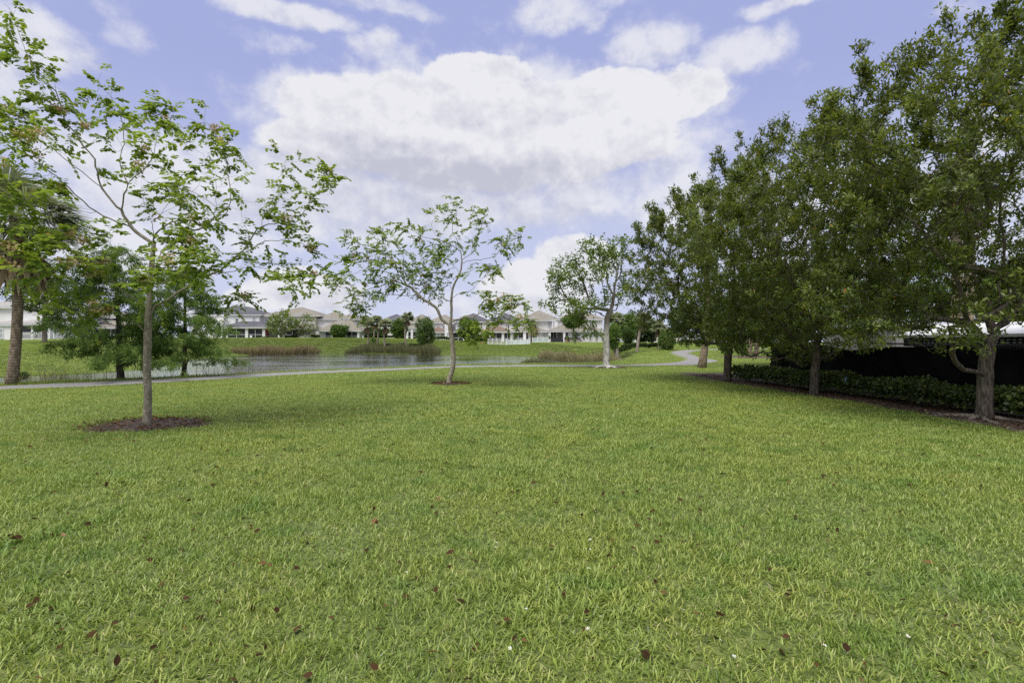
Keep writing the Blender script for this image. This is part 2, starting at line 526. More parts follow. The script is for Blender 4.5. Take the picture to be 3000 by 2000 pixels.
# ------------------------------------------------------------------ mesh helpers
class MB:
    def __init__(s):
        s.v, s.f = [], []

    def add(s, vs, fs):
        o = len(s.v)
        s.v.extend([tuple(p) for p in vs])
        s.f.extend([tuple(i + o for i in f) for f in fs])

    def box(s, x0, x1, y0, y1, z0, z1, taper=0.0):
        t = taper
        s.add([(x0, y0, z0), (x1, y0, z0), (x1, y1, z0), (x0, y1, z0),
               (x0 + t, y0 + t, z1), (x1 - t, y0 + t, z1), (x1 - t, y1 - t, z1), (x0 + t, y1 - t, z1)],
              [(0, 3, 2, 1), (4, 5, 6, 7), (0, 1, 5, 4), (1, 2, 6, 5), (2, 3, 7, 6), (3, 0, 4, 7)])

    def hip(s, x0, x1, y0, y1, ze, zr):
        w, d = x1 - x0, y1 - y0
        if w >= d:
            r0, r1 = (x0 + d / 2, (y0 + y1) / 2, zr), (x1 - d / 2 + 0.02, (y0 + y1) / 2, zr)
            fs = [(0, 1, 5, 4), (1, 2, 5), (2, 3, 4, 5), (3, 0, 4), (0, 3, 2, 1)]
        else:
            r0, r1 = ((x0 + x1) / 2, y0 + w / 2, zr), ((x0 + x1) / 2, y1 - w / 2, zr)
            fs = [(0, 1, 4), (1, 2, 5, 4), (2, 3, 5), (3, 0, 4, 5), (0, 3, 2, 1)]
        s.add([(x0, y0, ze), (x1, y0, ze), (x1, y1, ze), (x0, y1, ze), r0, r1], fs)

    def tube(s, pts, rads, n=8, cap=True):
        v, f = tube_arrays(np.array(pts, float), np.array(rads, float), n, cap)
        s.add(v.tolist(), f)

    def build(s, name, mat, parent=None, smooth=False):
        return link(name, mesh_from(name, s.v, s.f, smooth), mat, parent)


def tube_arrays(P, r, n, cap=True):
    m = len(P)
    T = np.gradient(P, axis=0)
    T /= np.linalg.norm(T, axis=1, keepdims=True) + 1e-9
    up = np.array([0.31, 0.17, 0.93])
    if abs(T[0] @ up) > 0.95:
        up = np.array([1.0, 0.1, 0.0])
    A = np.cross(T, up)
    A /= np.linalg.norm(A, axis=1, keepdims=True) + 1e-9
    B = np.cross(T, A)
    a = np.linspace(0, 2 * np.pi, n, endpoint=False)
    V = P[:, None, :] + r[:, None, None] * (np.cos(a)[None, :, None] * A[:, None, :] + np.sin(a)[None, :, None] * B[:, None, :])
    V = V.reshape(-1, 3)
    F = []
    for i in range(m - 1):
        for j in range(n):
            k = (j + 1) % n
            F.append((i * n + j, i * n + k, (i + 1) * n + k, (i + 1) * n + j))
    if cap:
        F.append(tuple(range(n))[::-1])
        F.append(tuple((m - 1) * n + j for j in range(n)))
    return V, F


def mesh_from(name, v, f, smooth=False):
    me = bpy.data.meshes.new(name)
    me.from_pydata([tuple(p) for p in v], [], [tuple(q) for q in f])
    if smooth:
        me.polygons.foreach_set('use_smooth', np.ones(len(me.polygons), bool))
    me.update()
    return me


def link(name, me, mat, parent=None):
    o = bpy.data.objects.new(name, me)
    if mat is not None:
        me.materials.append(MATS[mat] if isinstance(mat, str) else mat)
    C.objects.link(o)
    if parent is not None:
        off = Vector((0, 0, 0))
        p = parent
        while p is not None:
            off += p.location
            p = p.parent
        me.transform(__import__('mathutils').Matrix.Translation(-off))
        o.parent = parent
    return o


def thing(name, label, cat, loc=(0, 0, 0), group=None):
    o = bpy.data.objects.new(name, None)
    C.objects.link(o)
    o.location = loc
    o.empty_display_size = 0.3
    return tag(o, label, cat, group)


def tag(o, label, cat, group=None, kind=None):
    o['label'] = label
    o['category'] = cat
    if group:
        o['group'] = group
    if kind:
        o['kind'] = kind
    return o


def rebase(o, loc):
    """put a single-mesh thing's origin at its base"""
    loc = Vector(loc)
    o.data.transform(__import__('mathutils').Matrix.Translation(-loc))
    o.location = loc
    return o


def struct(o):
    o['kind'] = 'structure'
    return o


def quads_mesh(name, V, tint):
    """V: (n, 4, 3) quads, tint: (n,)"""
    n = len(V)
    me = bpy.data.meshes.new(name)
    me.vertices.add(n * 4)
    me.vertices.foreach_set('co', np.ascontiguousarray(V, np.float32).reshape(-1))
    me.loops.add(n * 4)
    me.loops.foreach_set('vertex_index', np.arange(n * 4, dtype=np.int32))
    me.polygons.add(n)
    me.polygons.foreach_set('loop_start', np.arange(0, n * 4, 4, dtype=np.int32))
    me.update(calc_edges=True)
    at = me.attributes.new('tint', 'FLOAT', 'FACE')
    at.data.foreach_set('value', np.clip(tint, 0, 1).astype(np.float32))
    return me


def norm(a):
    return a / (np.linalg.norm(a, axis=-1, keepdims=True) + 1e-9)


def leaf_quads(P, D, N, L, W, fold=0.25):
    """Two folded quads per leaf: base P, direction D, rough normal N, length L, width W -> (2n,4,3)"""
    D = norm(D)
    S = norm(np.cross(D, N))
    U = np.cross(S, D)
    L = L[:, None]
    W = W[:, None]
    tip = P + D * L - U * L * 0.10
    mid1 = P + D * L * 0.34 + U * W * fold
    mid2 = P + D * L * 0.68 + U * W * fold
    l1, l2 = mid1 + S * W * 0.5, mid2 + S * W * 0.42
    r1, r2 = mid1 - S * W * 0.5, mid2 - S * W * 0.42
    base = P
    q1 = np.stack([base, r1 - U * W * fold, r2 - U * W * fold, tip], 1)
    q2 = np.stack([base, tip, l2 - U * W * fold, l1 - U * W * fold], 1)
    # lift the midrib slightly so the two halves catch light differently
    q1[:, 0] += U * W * 0.05
    return np.concatenate([q1, q2], 0)


def rand_unit(n, rng):
    return norm(rng.normal(size=(n, 3)))


# ------------------------------------------------------------------ terrain
WATER_Z = -0.8
SHORE = np.array([(-75, 15), (-50, 16.5), (-30, 18.3), (-19.5, 20.6), (-16.5, 23.2), (-14.6, 25.2), (-12.7, 28), (-10.6, 30.2), (-7.6, 32.9),
                  (-4, 35.5), (0, 37.0), (4.4, 37.7), (6.6, 40), (9.5, 46.5), (13.5, 59), (15, 65), (13, 70), (9.5, 68), (7, 70), (5.1, 77), (-3.5, 88),
                  (-11, 93), (-19.5, 97), (-34, 103), (-40, 100), (-46, 91), (-45, 80), (-41, 65), (-36, 52), (-31.5, 43.5), (-31, 39.5),
                  (-32.4, 36.5), (-34, 34.5), (-40, 31.5), (-52, 28.5), (-75, 26)], float)


def sdist(x, y):
    """signed distance to the shoreline, positive on land"""
    x = np.asarray(x, float)
    y = np.asarray(y, float)
    best = np.full(x.shape, 1e9)
    inside = np.zeros(x.shape, bool)
    n = len(SHORE)
    for i in range(n):
        ax, ay = SHORE[i]
        bx, by = SHORE[(i + 1) % n]
        dx, dy = bx - ax, by - ay
        t = np.clip(((x - ax) * dx + (y - ay) * dy) / (dx * dx + dy * dy), 0, 1)
        best = np.minimum(best, np.hypot(x - ax - t * dx, y - ay - t * dy))
        cond = (ay > y) != (by > y)
        with np.errstate(divide='ignore', invalid='ignore'):
            xi = ax + (y - ay) * dx / (dy if dy != 0 else 1e-9)
        inside ^= cond & (x < xi)
    return np.where(inside, -best, best)


def sstep(a, b, v):
    t = np.clip((v - a) / (b - a), 0, 1)
    return t * t * (3 - 2 * t)


def H(x, y):
    x = np.asarray(x, float)
    y = np.asarray(y, float)
    # far plateau where the houses stand
    pf = np.interp(x, [-120, -75, -50, -30, -12, 0, 12, 40, 120], [1.8, 1.85, 2.35, 2.35, 1.75, 1.40, 1.35, 1.3, 1.3])
    wr = sstep(-6, 10, x)
    left = sstep(30, 84, y)
    right = sstep(48, 108, y)
    P = pf * (left * (1 - wr) + right * wr)
    P = P * (1 - sstep(190, 320, y))
    s = sdist(x, y)
    ymid = np.interp(x, [-75, -45, -33, -25, -10, 0, 6, 14, 30], [21, 24, 29, 38, 58, 60, 58, 66, 75])
    farw = sstep(-4, 10, y - ymid)
    W = 1.7 + farw * np.interp(x, [-60, -32, -20, 4, 9, 16], [10, 13, 17, 19, 7, 5])
    tl = np.clip(s / W, 0, 1)
    g = np.where(farw > 0.5, tl * tl * (3 - 2 * tl) * 0.6 + tl * 0.4, tl * (2 - tl))
    land = WATER_Z + (P - WATER_Z) * g
    bed = WATER_Z + np.maximum(s, -5) * 0.28
    und = 0.03 * np.sin(x * 0.31 + 1.0) * np.sin(y * 0.23) * sstep(4, 14, s)
    return np.where(s > 0, land + und, bed)


def Hs(x, y):
    return float(H(np.array([x]), np.array([y]))[0])


_T = np.concatenate([np.arange(1.5, 60, 0.04), np.arange(60, 260, 0.15)])


def G(px, py):
    """where the sight line through a photo pixel meets the ground"""
    sx, sy = (px - 1500) / FP, (1000 - py) / FP
    z = EYE + sy * _T
    h = H(sx * _T, _T)
    i = np.argmax(z <= h)
    if z[i] > h[i]:
        i = len(_T) - 1
    d = _T[i]
    return Vector((sx * d, d, float(h[i])))


def GB(px, d):
    return Vector((PX(px, d), d, Hs(PX(px, d), d)))


def PX(px, d):
    return (px - 1500) / FP * d


def PZ(py, d):
    return EYE + (1000 - py) / FP * d


def build_ground():
    xs = np.concatenate([[-2500, -1200, -600, -320, -200, -150], np.arange(-120, -60, 3), np.arange(-60, 32, 0.5), np.arange(32, 90, 3), [110, 150, 220, 400, 800, 1500, 2500]])
    ys = np.concatenate([[-2500, -1000, -400, -150, -60, -25], np.arange(-10, 12, 0.5), np.arange(12, 112, 0.5), np.arange(112, 200, 4), [220, 260, 300, 350, 450, 700, 1300, 2500]])
    X, Y = np.meshgrid(xs, ys)
    Z = H(X, Y)
    nx, ny = len(xs), len(ys)
    V = np.stack([X, Y, Z], -1).reshape(-1, 3)
    i = np.arange(nx * ny).reshape(ny, nx)
    F = np.stack([i[:-1, :-1], i[:-1, 1:], i[1:, 1:], i[1:, :-1]], -1).reshape(-1, 4)
    me = mesh_from('ground', V.tolist(), F.tolist(), True)
    struct(link('ground', me, 'soil'))


build_ground()
wm = MB()
wm.add([(-140, 5, WATER_Z), (40, 5, WATER_Z), (40, 125, WATER_Z), (-140, 125, WATER_Z)], [(0, 1, 2, 3)])
# the lake sheet only where the basin lies below it
keep = np.array(SHORE)
cen = None


def build_lake():
    # grid of quads restricted to the basin (plus a margin hidden under the banks)
    xs = np.arange(-78, 22, 1.0)
    ys = np.arange(12, 108, 1.0)
    X, Y = np.meshgrid(xs, ys)
    S = sdist(X + 0.5, Y + 0.5)
    Z = H(X, Y)
    v, f = [], []
    idx = {}
    for j in range(len(ys)):
        for i in range(len(xs)):
            if S[j, i] < 0.9:
                q = []
                for dx, dy in ((0, 0), (1, 0), (1, 1), (0, 1)):
                    k = (i + dx, j + dy)
                    if k not in idx:
                        idx[k] = len(v)
                        v.append((xs[0] + k[0], ys[0] + k[1], WATER_Z))
                    q.append(idx[k])
                f.append(q)
    o = link('lake_water', mesh_from('lake_water', v, f), 'water')
    struct(o)


build_lake()

# ------------------------------------------------------------------ footpath
FAR_EDGE = [(-500, 1150), (-250, 1142), (0, 1133), (153, 1125.5), (383, 1115), (550, 1107.6), (800, 1093.6), (950, 1087), (1150, 1079.6), (1320, 1073), (1500, 1070), (1700, 1069.6),
            (1800, 1070), (1900, 1067), (1960, 1063.7), (1990, 1060), (2004, 1056), (1998, 1050), (1984, 1044.6), (1968, 1039.5), (1961, 1035.5), (1965, 1032), (1978, 1028.8), (2014, 1025.2), (2103, 1022.7), (2250, 1020.5)]
NEAR_EDGE = [(-500, 1166), (-250, 1154), (0, 1143), (153, 1138), (383, 1127), (550, 1117), (800, 1102.5), (950, 1094), (1150, 1086), (1320, 1078), (1500, 1075), (1700, 1074.2),
             (1800, 1073.5), (1900, 1072), (1960, 1071), (2043, 1069), (2103, 1058.5), (2085, 1053), (2065, 1049), (2042, 1043.5), (2029, 1038), (2028, 1034), (2033, 1030.5), (2050, 1027.6), (2110, 1025.3), (2250, 1023)]


def resample(pts, n):
    P = np.array(pts, float)
    s = np.r_[0, np.cumsum(np.linalg.norm(np.diff(P, axis=0), axis=1))]
    k = len(P)
    # Catmull-Rom through the points, by index
    u = np.linspace(0, k - 1, n)
    i = np.clip(u.astype(int), 0, k - 2)
    t = (u - i)[:, None]
    p0, p1, p2, p3 = P[np.maximum(i - 1, 0)], P[i], P[i + 1], P[np.minimum(i + 2, k - 1)]
    return 0.5 * (2 * p1 + (p2 - p0) * t + (2 * p0 - 5 * p1 + 4 * p2 - p3) * t ** 2 + (3 * p1 - p0 - 3 * p2 + p3) * t ** 3)


PATH_A = resample([G(*p)[:2] for p in FAR_EDGE], 420)
PATH_B = resample([G(*p)[:2] for p in NEAR_EDGE], 420)


def build_path():
    n, m = len(PATH_A), 5
    v, f = [], []
    for i in range(n):
        for j in range(m):
            p = PATH_A[i] * (1 - j / (m - 1)) + PATH_B[i] * (j / (m - 1))
            edge = 0.0
            if j in (0, m - 1):
                w = 0.06 * math.sin(i * 1.7) + 0.05 * math.sin(i * 0.61 + j)
                dirv = PATH_B[i] - PATH_A[i]
                dirv = dirv / (np.linalg.norm(dirv) + 1e-9)
                p = p + dirv * w
            v.append((p[0], p[1], Hs(p[0], p[1]) + 0.028))
    for i in range(n - 1):
        for j in range(m - 1):
            a = i * m + j
            f.append((a, a + 1, a + m + 1, a + m))
    struct(link('footpath', mesh_from('footpath', v, f, True), 'path'))


build_path()
PATH_POLY = np.concatenate([PATH_A, PATH_B[::-1]])


def in_poly(x, y, poly):
    ins = np.zeros(x.shape, bool)
    n = len(poly)
    for i in range(n):
        ax, ay = poly[i]
        bx, by = poly[(i + 1) % n]
        c = (ay > y) != (by > y)
        xi = ax + (y - ay) * (bx - ax) / ((by - ay) if by != ay else 1e-9)
        ins ^= c & (x < xi)
    return ins


# ------------------------------------------------------------------ mulch rings and beds
def ring_mulch(name, c, rx, ry, seed, label):
    rng = np.random.default_rng(seed)
    n, m = 40, 5
    v = [(c[0], c[1], Hs(c[0], c[1]) + 0.05)]
    ph = rng.uniform(0, 6.28, 4)
    for k in range(1, m + 1):
        for i in range(n):
            a = 2 * math.pi * i / n
            w = 1 + 0.10 * math.sin(3 * a + ph[0]) + 0.07 * math.sin(5 * a + ph[1]) + 0.05 * math.sin(9 * a + ph[2])
            rr = k / m * w
            x, y = c[0] + rx * rr * math.cos(a), c[1] + ry * rr * math.sin(a)
            v.append((x, y, Hs(x, y) + 0.012 + 0.045 * (1 - k / m) + (0.012 * rng.random() if k < m else 0)))
    f = [(0, 1 + i, 1 + (i + 1) % n) for i in range(n)]
    for k in range(m - 1):
        for i in range(n):
            a, b = 1 + k * n + i, 1 + k * n + (i + 1) % n
            f.append((a, a + n, b + n, b))
    o = link(name, mesh_from(name, v, f, False), 'mulch')
    struct(o)
    return o


T1B, T2B, T3B = G(433, 1245), G(1315, 1125), G(1775, 1078)
RINGS = [(T1B + Vector((-0.02, 0.02, 0)), 1.08, 0.86), (T2B + Vector((0.05, 0.05, 0)), 0.72, 0.6), (T3B + Vector((0.15, 0, 0)), 1.1, 0.8)]
for k, (c, rx, ry) in enumerate(RINGS):
    ring_mulch('mulch_ring', c, rx, ry, 30 + k, '')

BED = [(8.15, 25.5), (8.25, 20.2), (8.55, 16.5), (8.9, 13.5), (9.05, 10.6), (9.0, 9.4), (9.0, 7.0), (9.0, 4.0), (14, 4.0), (14, 25.5)]


def build_bed():
    B = np.array(BED, float)
    n = 60
    ys = np.linspace(4.0, 25.5, n)
    xl = np.interp(ys, [4, 7, 9.4, 10.6, 13.5, 16.5, 20.2, 25.5], [9.0, 9.0, 9.0, 9.05, 8.9, 8.55, 8.25, 8.15])
    v, f = [], []
    m = 12
    for i in range(n):
        for j in range(m):
            x = xl[i] + 0.05 * math.sin(i * 1.3) + (12.2 - xl[i]) * j / (m - 1)
            v.append((x, ys[i], Hs(x, ys[i]) + 0.016 + (0.03 * random.random() if j > 0 else 0)))
    for i in range(n - 1):
        for j in range(m - 1):
            a = i * m + j
            f.append((a, a + 1, a + m + 1, a + m))
    struct(link('mulch_bed', mesh_from('mulch_bed', v, f), 'mulch'))


build_bed()


_c = Vector((PX(2195, 51), 51, 0))
ring_mulch('mulch_bank', _c, 3.4, 4.2, 41, '')
RINGS.append((_c, 3.4, 4.2))


# ------------------------------------------------------------------ skeleton trees
class Skel:
    def __init__(s, root):
        s.p = [np.array(root, float)]
        s.par = [-1]
        s.lock = 0

    def arr(s):
        return np.array(s.p)

    def add(s, pos, par):
        s.p.append(np.array(pos, float))
        s.par.append(par)
        return len(s.p) - 1

    def nearest(s, q):
        d = np.linalg.norm(s.arr() - np.asarray(q), axis=1)
        return int(np.argmin(d))

    def poly(s, pts, start=None, seg=0.18, jit=0.012, rng=RNG):
        """append a smooth branch through pts, first joined to the nearest node"""
        pts = [np.array(p, float) for p in pts]
        i0 = s.nearest(pts[0]) if start is None else start
        P = [s.p[i0]] + pts[1:]
        L = sum(np.linalg.norm(P[k + 1] - P[k]) for k in range(len(P) - 1))
        n = max(3, int(L / seg))
        Q = resample(P, n)
        cur = i0
        ids = []
        for q in Q[1:]:
            cur = s.add(q + rng.normal(size=3) * jit, cur)
            ids.append(cur)
        return ids

    def grow(s, targets, seg=0.3, sag=0.0, maxlen=99, rng=RNG, up=0.15):
        """join every target to the closest node of the growing skeleton"""
        tips = []
        root = s.p[0]
        order = np.argsort(np.linalg.norm(targets - np.array([root[0], root[1], root[2] + 1.5]), axis=1))
        A = np.zeros((len(s.p) + len(targets) * 14, 3))
        A[:len(s.p)] = s.arr()
        n = len(s.p)
        for k in order:
            q = targets[k]
            d = np.linalg.norm(A[:n] - q, axis=1) + np.maximum(0, A[:n, 2] - q[2]) * 0.25
            if s.lock:
                d[:s.lock] = 1e9
            i = int(np.argmin(d))
            a = A[i].copy()
            L = np.linalg.norm(q - a)
            m = max(1, min(12, int(L / seg)))
            bend = np.array([0, 0, -up * L * 0.6]) + rng.normal(size=3) * 0.06 * L
            cur = i
            for j in range(1, m + 1):
                t = j / m
                pos = a * (1 - t) + q * t + bend * 4 * t * (1 - t) * 0.5
                cur = s.add(pos, cur)
                if n >= len(A):
                    A = np.concatenate([A, np.zeros((2000, 3))])
                A[n] = pos
                n += 1
            tips.append(cur)
        return tips

    def radii(s, r0, p=0.5, rmin=0.003, flare=0.0):
        n = len(s.p)
        cnt = np.zeros(n)
        has = np.zeros(n, bool)
        for i in range(n):
            if s.par[i] >= 0:
                has[s.par[i]] = True
        for i in range(n - 1, -1, -1):
            if not has[i]:
                cnt[i] += 1
            if s.par[i] >= 0:
                cnt[s.par[i]] += cnt[i]
        s.cnt = cnt
        r = r0 * (cnt / cnt[0]) ** p
        r = np.maximum(r, rmin)
        if flare:
            z = s.arr()[:, 2] - s.p[0][2]
            r = r * (1 + flare * np.exp(-np.maximum(z, 0) / 0.16) * (cnt > cnt[0] * 0.8))
        return r

    def wood(s, name, mat, parent, r, nthick=9, thin=0.012, cut=0.0):
        P = s.arr()
        n = len(P)
        kids = [[] for _ in range(n)]
        for i in range(1, n):
            kids[s.par[i]].append(i)
        mb = MB()
        stack = [(0, None)]
        while stack:
            i, pr = stack.pop()
            chain = [] if pr is None else [pr]
            cur = i
            while True:
                chain.append(cur)
                ks = kids[cur]
                if not ks:
                    break
                ks = sorted(ks, key=lambda q: -s.cnt[q])
                for q in ks[1:]:
                    stack.append((q, cur))
                cur = ks[0]
            if len(chain) < 2:
                continue
            rr = r[chain].copy()
            if pr is not None:
                rr[0] = rr[1]
            if rr[0] < cut:
                continue
            rr[-1] *= 0.6
            k = nthick if rr[0] > 0.04 else (6 if rr[0] > thin else 3)
            mb.tube(P[chain], rr, k, cap=rr[0] > 0.03)
        return mb.build(name, mat, parent, True)


def trace(d0, pts, dd0, dd1):
    """a traced limb: photo pixels at the tree's own distance, leaning dd0..dd1 metres away from it"""
    out = []
    n = len(pts)
    for k, (px, py) in enumerate(pts):
        d = d0 + dd0 + (dd1 - dd0) * (k / max(1, n - 1))
        out.append((PX(px, d), d, PZ(py, d)))
    return out


def compound_leaves(tips, dirs, rng, per=2.5, rach=0.30, leaflets=13, ll=0.075, lw=0.045, wind=(-0.25, 0.0, 0.05), droop=0.5):
    """pinnate leaves: a drooping stalk with leaflets to both sides"""
    Ps, Ds, Ns, Ls, Ws, Ts = [], [], [], [], [], []
    for p, dv in zip(tips, dirs):
        k = max(1, int(rng.poisson(per)))
        tb = rng.normal(0, 0.14)
        for _ in range(k):
            d = norm(dv * 0.8 + rand_unit(1, rng)[0] * 0.9 + np.array(wind) + np.array([0, 0, 0.1]))
            L = rach * rng.uniform(0.6, 1.25)
            m = leaflets
            t = np.linspace(0.15, 1.0, m)
            side = np.where(np.arange(m) % 2 == 0, 1.0, -1.0)
            lat = norm(np.cross(d, np.array([0, 0, 1.0])) + 1e-6)
            pos = p + d * (t * L)[:, None] + np.array([0, 0, -1.0]) * (droop * L * t ** 2 * 0.6)[:, None]
            ldir = norm(d * 0.45 + lat * side[:, None] * 0.9 + np.array([0, 0, -0.35]) + rng.normal(size=(m, 3)) * 0.22)
            nn = norm(np.array([0, 0, 1.0]) + rng.normal(size=(m, 3)) * 0.35)
            Ps.append(pos)
            Ds.append(ldir)
            Ns.append(nn)
            sz = rng.uniform(0.75, 1.25, m)
            Ls.append(ll * sz)
            Ws.append(lw * sz)
            Ts.append(np.clip(0.42 + tb + rng.normal(0, 0.16, m), 0.02, 0.9))
    P, D, N = np.concatenate(Ps), np.concatenate(Ds), np.concatenate(Ns)
    L, W, T = np.concatenate(Ls), np.concatenate(Ws), np.concatenate(Ts)
    yel = rng.random(len(T)) < 0.012
    T = np.where(yel, 0.98, T)
    return P, D, N, L, W, T


def leaf_object(name, mat, parent, P, D, N, L, W, T):
    V = leaf_quads(P, D, N, L, W)
    return link(name, quads_mesh(name, V, np.concatenate([T, T])), mat, parent)


def tip_dirs(sk, tips):
    P = sk.arr()
    return norm(np.array([P[i] - P[sk.par[i]] for i in tips]))


def goldenrain(label, d0, trunk, limbs, r0, seed, dens=1.0, lscale=1.0, nseed=22, pexp=0.66):
    rng = np.random.default_rng(seed)
    tr = trace(d0, trunk, 0, 0)
    base = tr[0]
    root = thing('goldenrain_tree', label, 'tree', base, None)
    sk = Skel((base[0], base[1], base[2] - 0.05))
    sk.poly(tr, start=0, seg=0.12, jit=0.004, rng=rng)
    leafy = []
    for pts, dd0, dd1, skip in limbs:
        ids = sk.poly(trace(d0, pts, dd0, dd1), seg=0.12, jit=0.012, rng=rng)
        leafy += [(i, k / len(ids)) for k, i in enumerate(ids) if k / len(ids) >= skip]
    P = sk.arr()
    tg = []
    for i, t in leafy:
        m = rng.poisson(1.5 * dens * (0.55 + 0.75 * t))
        for _ in range(m):
            o = rand_unit(1, rng)[0] * rng.uniform(0.10, 0.52) * (1.1 - 0.45 * t)
            o[2] = o[2] * 0.7 + 0.06
            tg.append(P[i] + o)
    tg = np.array(tg)
    tips = sk.grow(tg, seg=0.12, rng=rng, up=0.1)
    ends = [i for i, t in leafy if t > 0.98]
    tips = tips + ends * 2
    r = sk.radii(r0, pexp, 0.0028, 0.35)
    sk.wood('trunk', 'bark_gold', root, r, 10, 0.014)
    d = tip_dirs(sk, tips)
    pts = sk.arr()[tips]
    leaf_object('crown', 'leaf_gold', root, *compound_leaves(pts, d, rng, 2.0, 0.32 * lscale, 14, 0.084 * lscale, 0.053 * lscale))
    # papery seed clusters
    pick = rng.choice(len(pts), nseed, replace=False)
    SP, SD = [], []
    for k in pick:
        n = int(rng.integers(35, 80))
        o = rand_unit(n, rng) * (rng.random((n, 1)) ** 0.5) * rng.uniform(0.08, 0.17) * lscale
        o[:, 2] *= 0.8
        SP.append(pts[k] + o + np.array([0, 0, 0.03]))
    SP = np.concatenate(SP)
    n = len(SP)
    leaf_object('seed_clusters', 'seed_tan', root, SP, rand_unit(n, rng), rand_unit(n, rng), np.full(n, 0.042 * lscale), np.full(n, 0.034 * lscale), rng.beta(2, 2, n))
    return root


# left goldenrain tree
goldenrain('near young tree with sparse leaves and tan seed clusters in a mulch ring', T1B[1],
           [(433, 1248), (432, 1150), (432, 1060), (433, 970), (435, 920), (439, 860), (442, 813), (446, 763), (450, 718), (450, 683), (444, 649), (436, 622)],
           [
    ([(433, 968), (408, 956), (412, 900), (393, 872), (360, 852), (328, 828), (303, 812), (272, 806), (235, 790), (197, 746), (152, 694), (115, 655)], 0, -1.3, .35),
    ([(393, 872), (415, 836), (432, 805), (448, 790), (465, 760), (480, 730), (500, 710), (520, 692)], 0, -1.0, .5),
    ([(303, 812), (303, 780), (312, 745), (326, 718), (322, 690)], -.7, -.9, .3),
    ([(408, 950), (370, 930), (330, 918), (280, 905), (230, 900), (180, 895), (130, 892)], -.1, -2.0, .25),
    ([(272, 806), (220, 800), (170, 796), (100, 802), (30, 790)], -.8, -2.4, .1),
    ([(235, 790), (180, 770), (120, 760), (60, 748), (0, 740)], -1.0, -2.6, .1),
    ([(436, 922), (460, 897), (495, 872), (530, 850), (578, 823), (619, 803), (663, 776), (690, 753), (721, 724), (737, 695), (766, 666), (802, 655), (833, 651), (864, 653), (890, 620), (913, 584), (936, 553), (955, 515)], 0, 1.0, .38),
    ([(690, 753), (730, 733), (770, 709), (824, 704), (869, 693), (900, 727), (942, 751), (985, 768)], .5, 1.0, .2),
    ([(737, 695), (721, 673), (712, 650), (705, 600), (715, 560)], .6, .2, .2),
    ([(766, 666), (772, 630), (815, 593), (813, 530), (833, 499), (842, 460)], .7, 1.2, .25),
    ([(619, 803), (663, 798), (700, 790), (745, 780), (800, 800), (850, 830), (890, 840)], .4, -.5, .2),
    ([(578, 823), (600, 840), (640, 862), (680, 880), (720, 868)], .3, .6, .2),
    ([(690, 753), (740, 770), (800, 770), (850, 790), (880, 810)], .5, 1.6, .2),
    ([(449, 780), (475, 745), (505, 722), (530, 700), (560, 690), (590, 700)], 0, -1.2, .3),
    ([(449, 780), (480, 790), (520, 790), (560, 770), (610, 770)], 0, -1.5, .35),
    ([(450, 690), (497, 652), (540, 668), (578, 673), (619, 646), (633, 610), (635, 560), (628, 520)], 0, -.6, .25),
    ([(619, 646), (655, 630), (677, 584), (668, 508), (659, 450), (640, 410), (612, 365)], -.4, .4, .3),
    ([(628, 520), (605, 465), (578, 441), (547, 401), (520, 420)], -.6, -.6, .2),
    ([(635, 600), (600, 580), (560, 560), (520, 545), (490, 520)], -.6, -1.4, .1),
    ([(448, 712), (415, 693), (386, 668), (363, 626), (344, 607), (314, 568), (291, 538), (285, 503), (274, 469), (245, 427), (222, 390), (191, 352), (180, 310), (161, 268), (126, 230), (100, 195), (78, 153), (65, 115), (42, 45), (15, 10)], 0, -.9, .3),
    ([(367, 608), (367, 568), (379, 530), (417, 500), (450, 462), (440, 430)], -.3, -.6, .2),
    ([(379, 530), (352, 470), (362, 420), (357, 350), (335, 297), (295, 252)], -.3, .3, .3),
    ([(417, 500), (440, 480), (457, 432), (459, 367), (455, 335), (500, 345)], -.4, .2, .35),
    ([(291, 538), (268, 530), (230, 496), (199, 473), (165, 442), (142, 411), (110, 380), (70, 340), (20, 345)], -.4, .6, .3),
    ([(222, 390), (240, 360), (290, 345), (330, 345)], -.6, -.2, .2),
    ([(180, 310), (150, 300), (110, 290), (80, 282)], -.7, -.9, .2),
    ([(386, 668), (363, 655), (320, 640), (283, 618), (249, 595), (214, 561), (184, 534), (157, 511), (126, 488), (80, 457), (46, 431), (15, 400), (-30, 360)], -.1, -1.2, .42),
    ([(46, 431), (61, 417), (84, 390), (61, 360), (40, 330)], -1.0, -1.1, .2),
    ([(283, 618), (230, 620), (172, 607), (134, 599), (77, 586), (10, 575)], -.4, -2.0, .25),
    ([(157, 511), (120, 520), (80, 530), (30, 520), (-20, 500)], -.7, -1.8, .1),
    ([(184, 534), (140, 560), (90, 570), (40, 640), (-20, 640)], -.6, -1.6, .1),
    ([(446, 755), (413, 762), (383, 746), (344, 743), (306, 746), (268, 739), (191, 731), (153, 722), (96, 710), (38, 698), (-20, 690)], 0, -1.6, .3),
    ([(344, 743), (320, 715), (290, 690), (250, 690), (200, 670)], -.4, -.9, .2),
    ([(436, 622), (420, 590), (430, 550), (470, 520), (520, 500)], 0, .9, .2),
    ([(444, 649), (470, 630), (490, 600), (500, 570)], 0, 1.0, .2),
    ([(442, 813), (470, 830), (500, 822), (540, 800)], 0, -1.7, .2),
    ([(430, 840), (400, 850), (440, 855), (480, 870)], 0, -1.2, .5),
], 0.068, 101, 1.0, 1.0, 42)

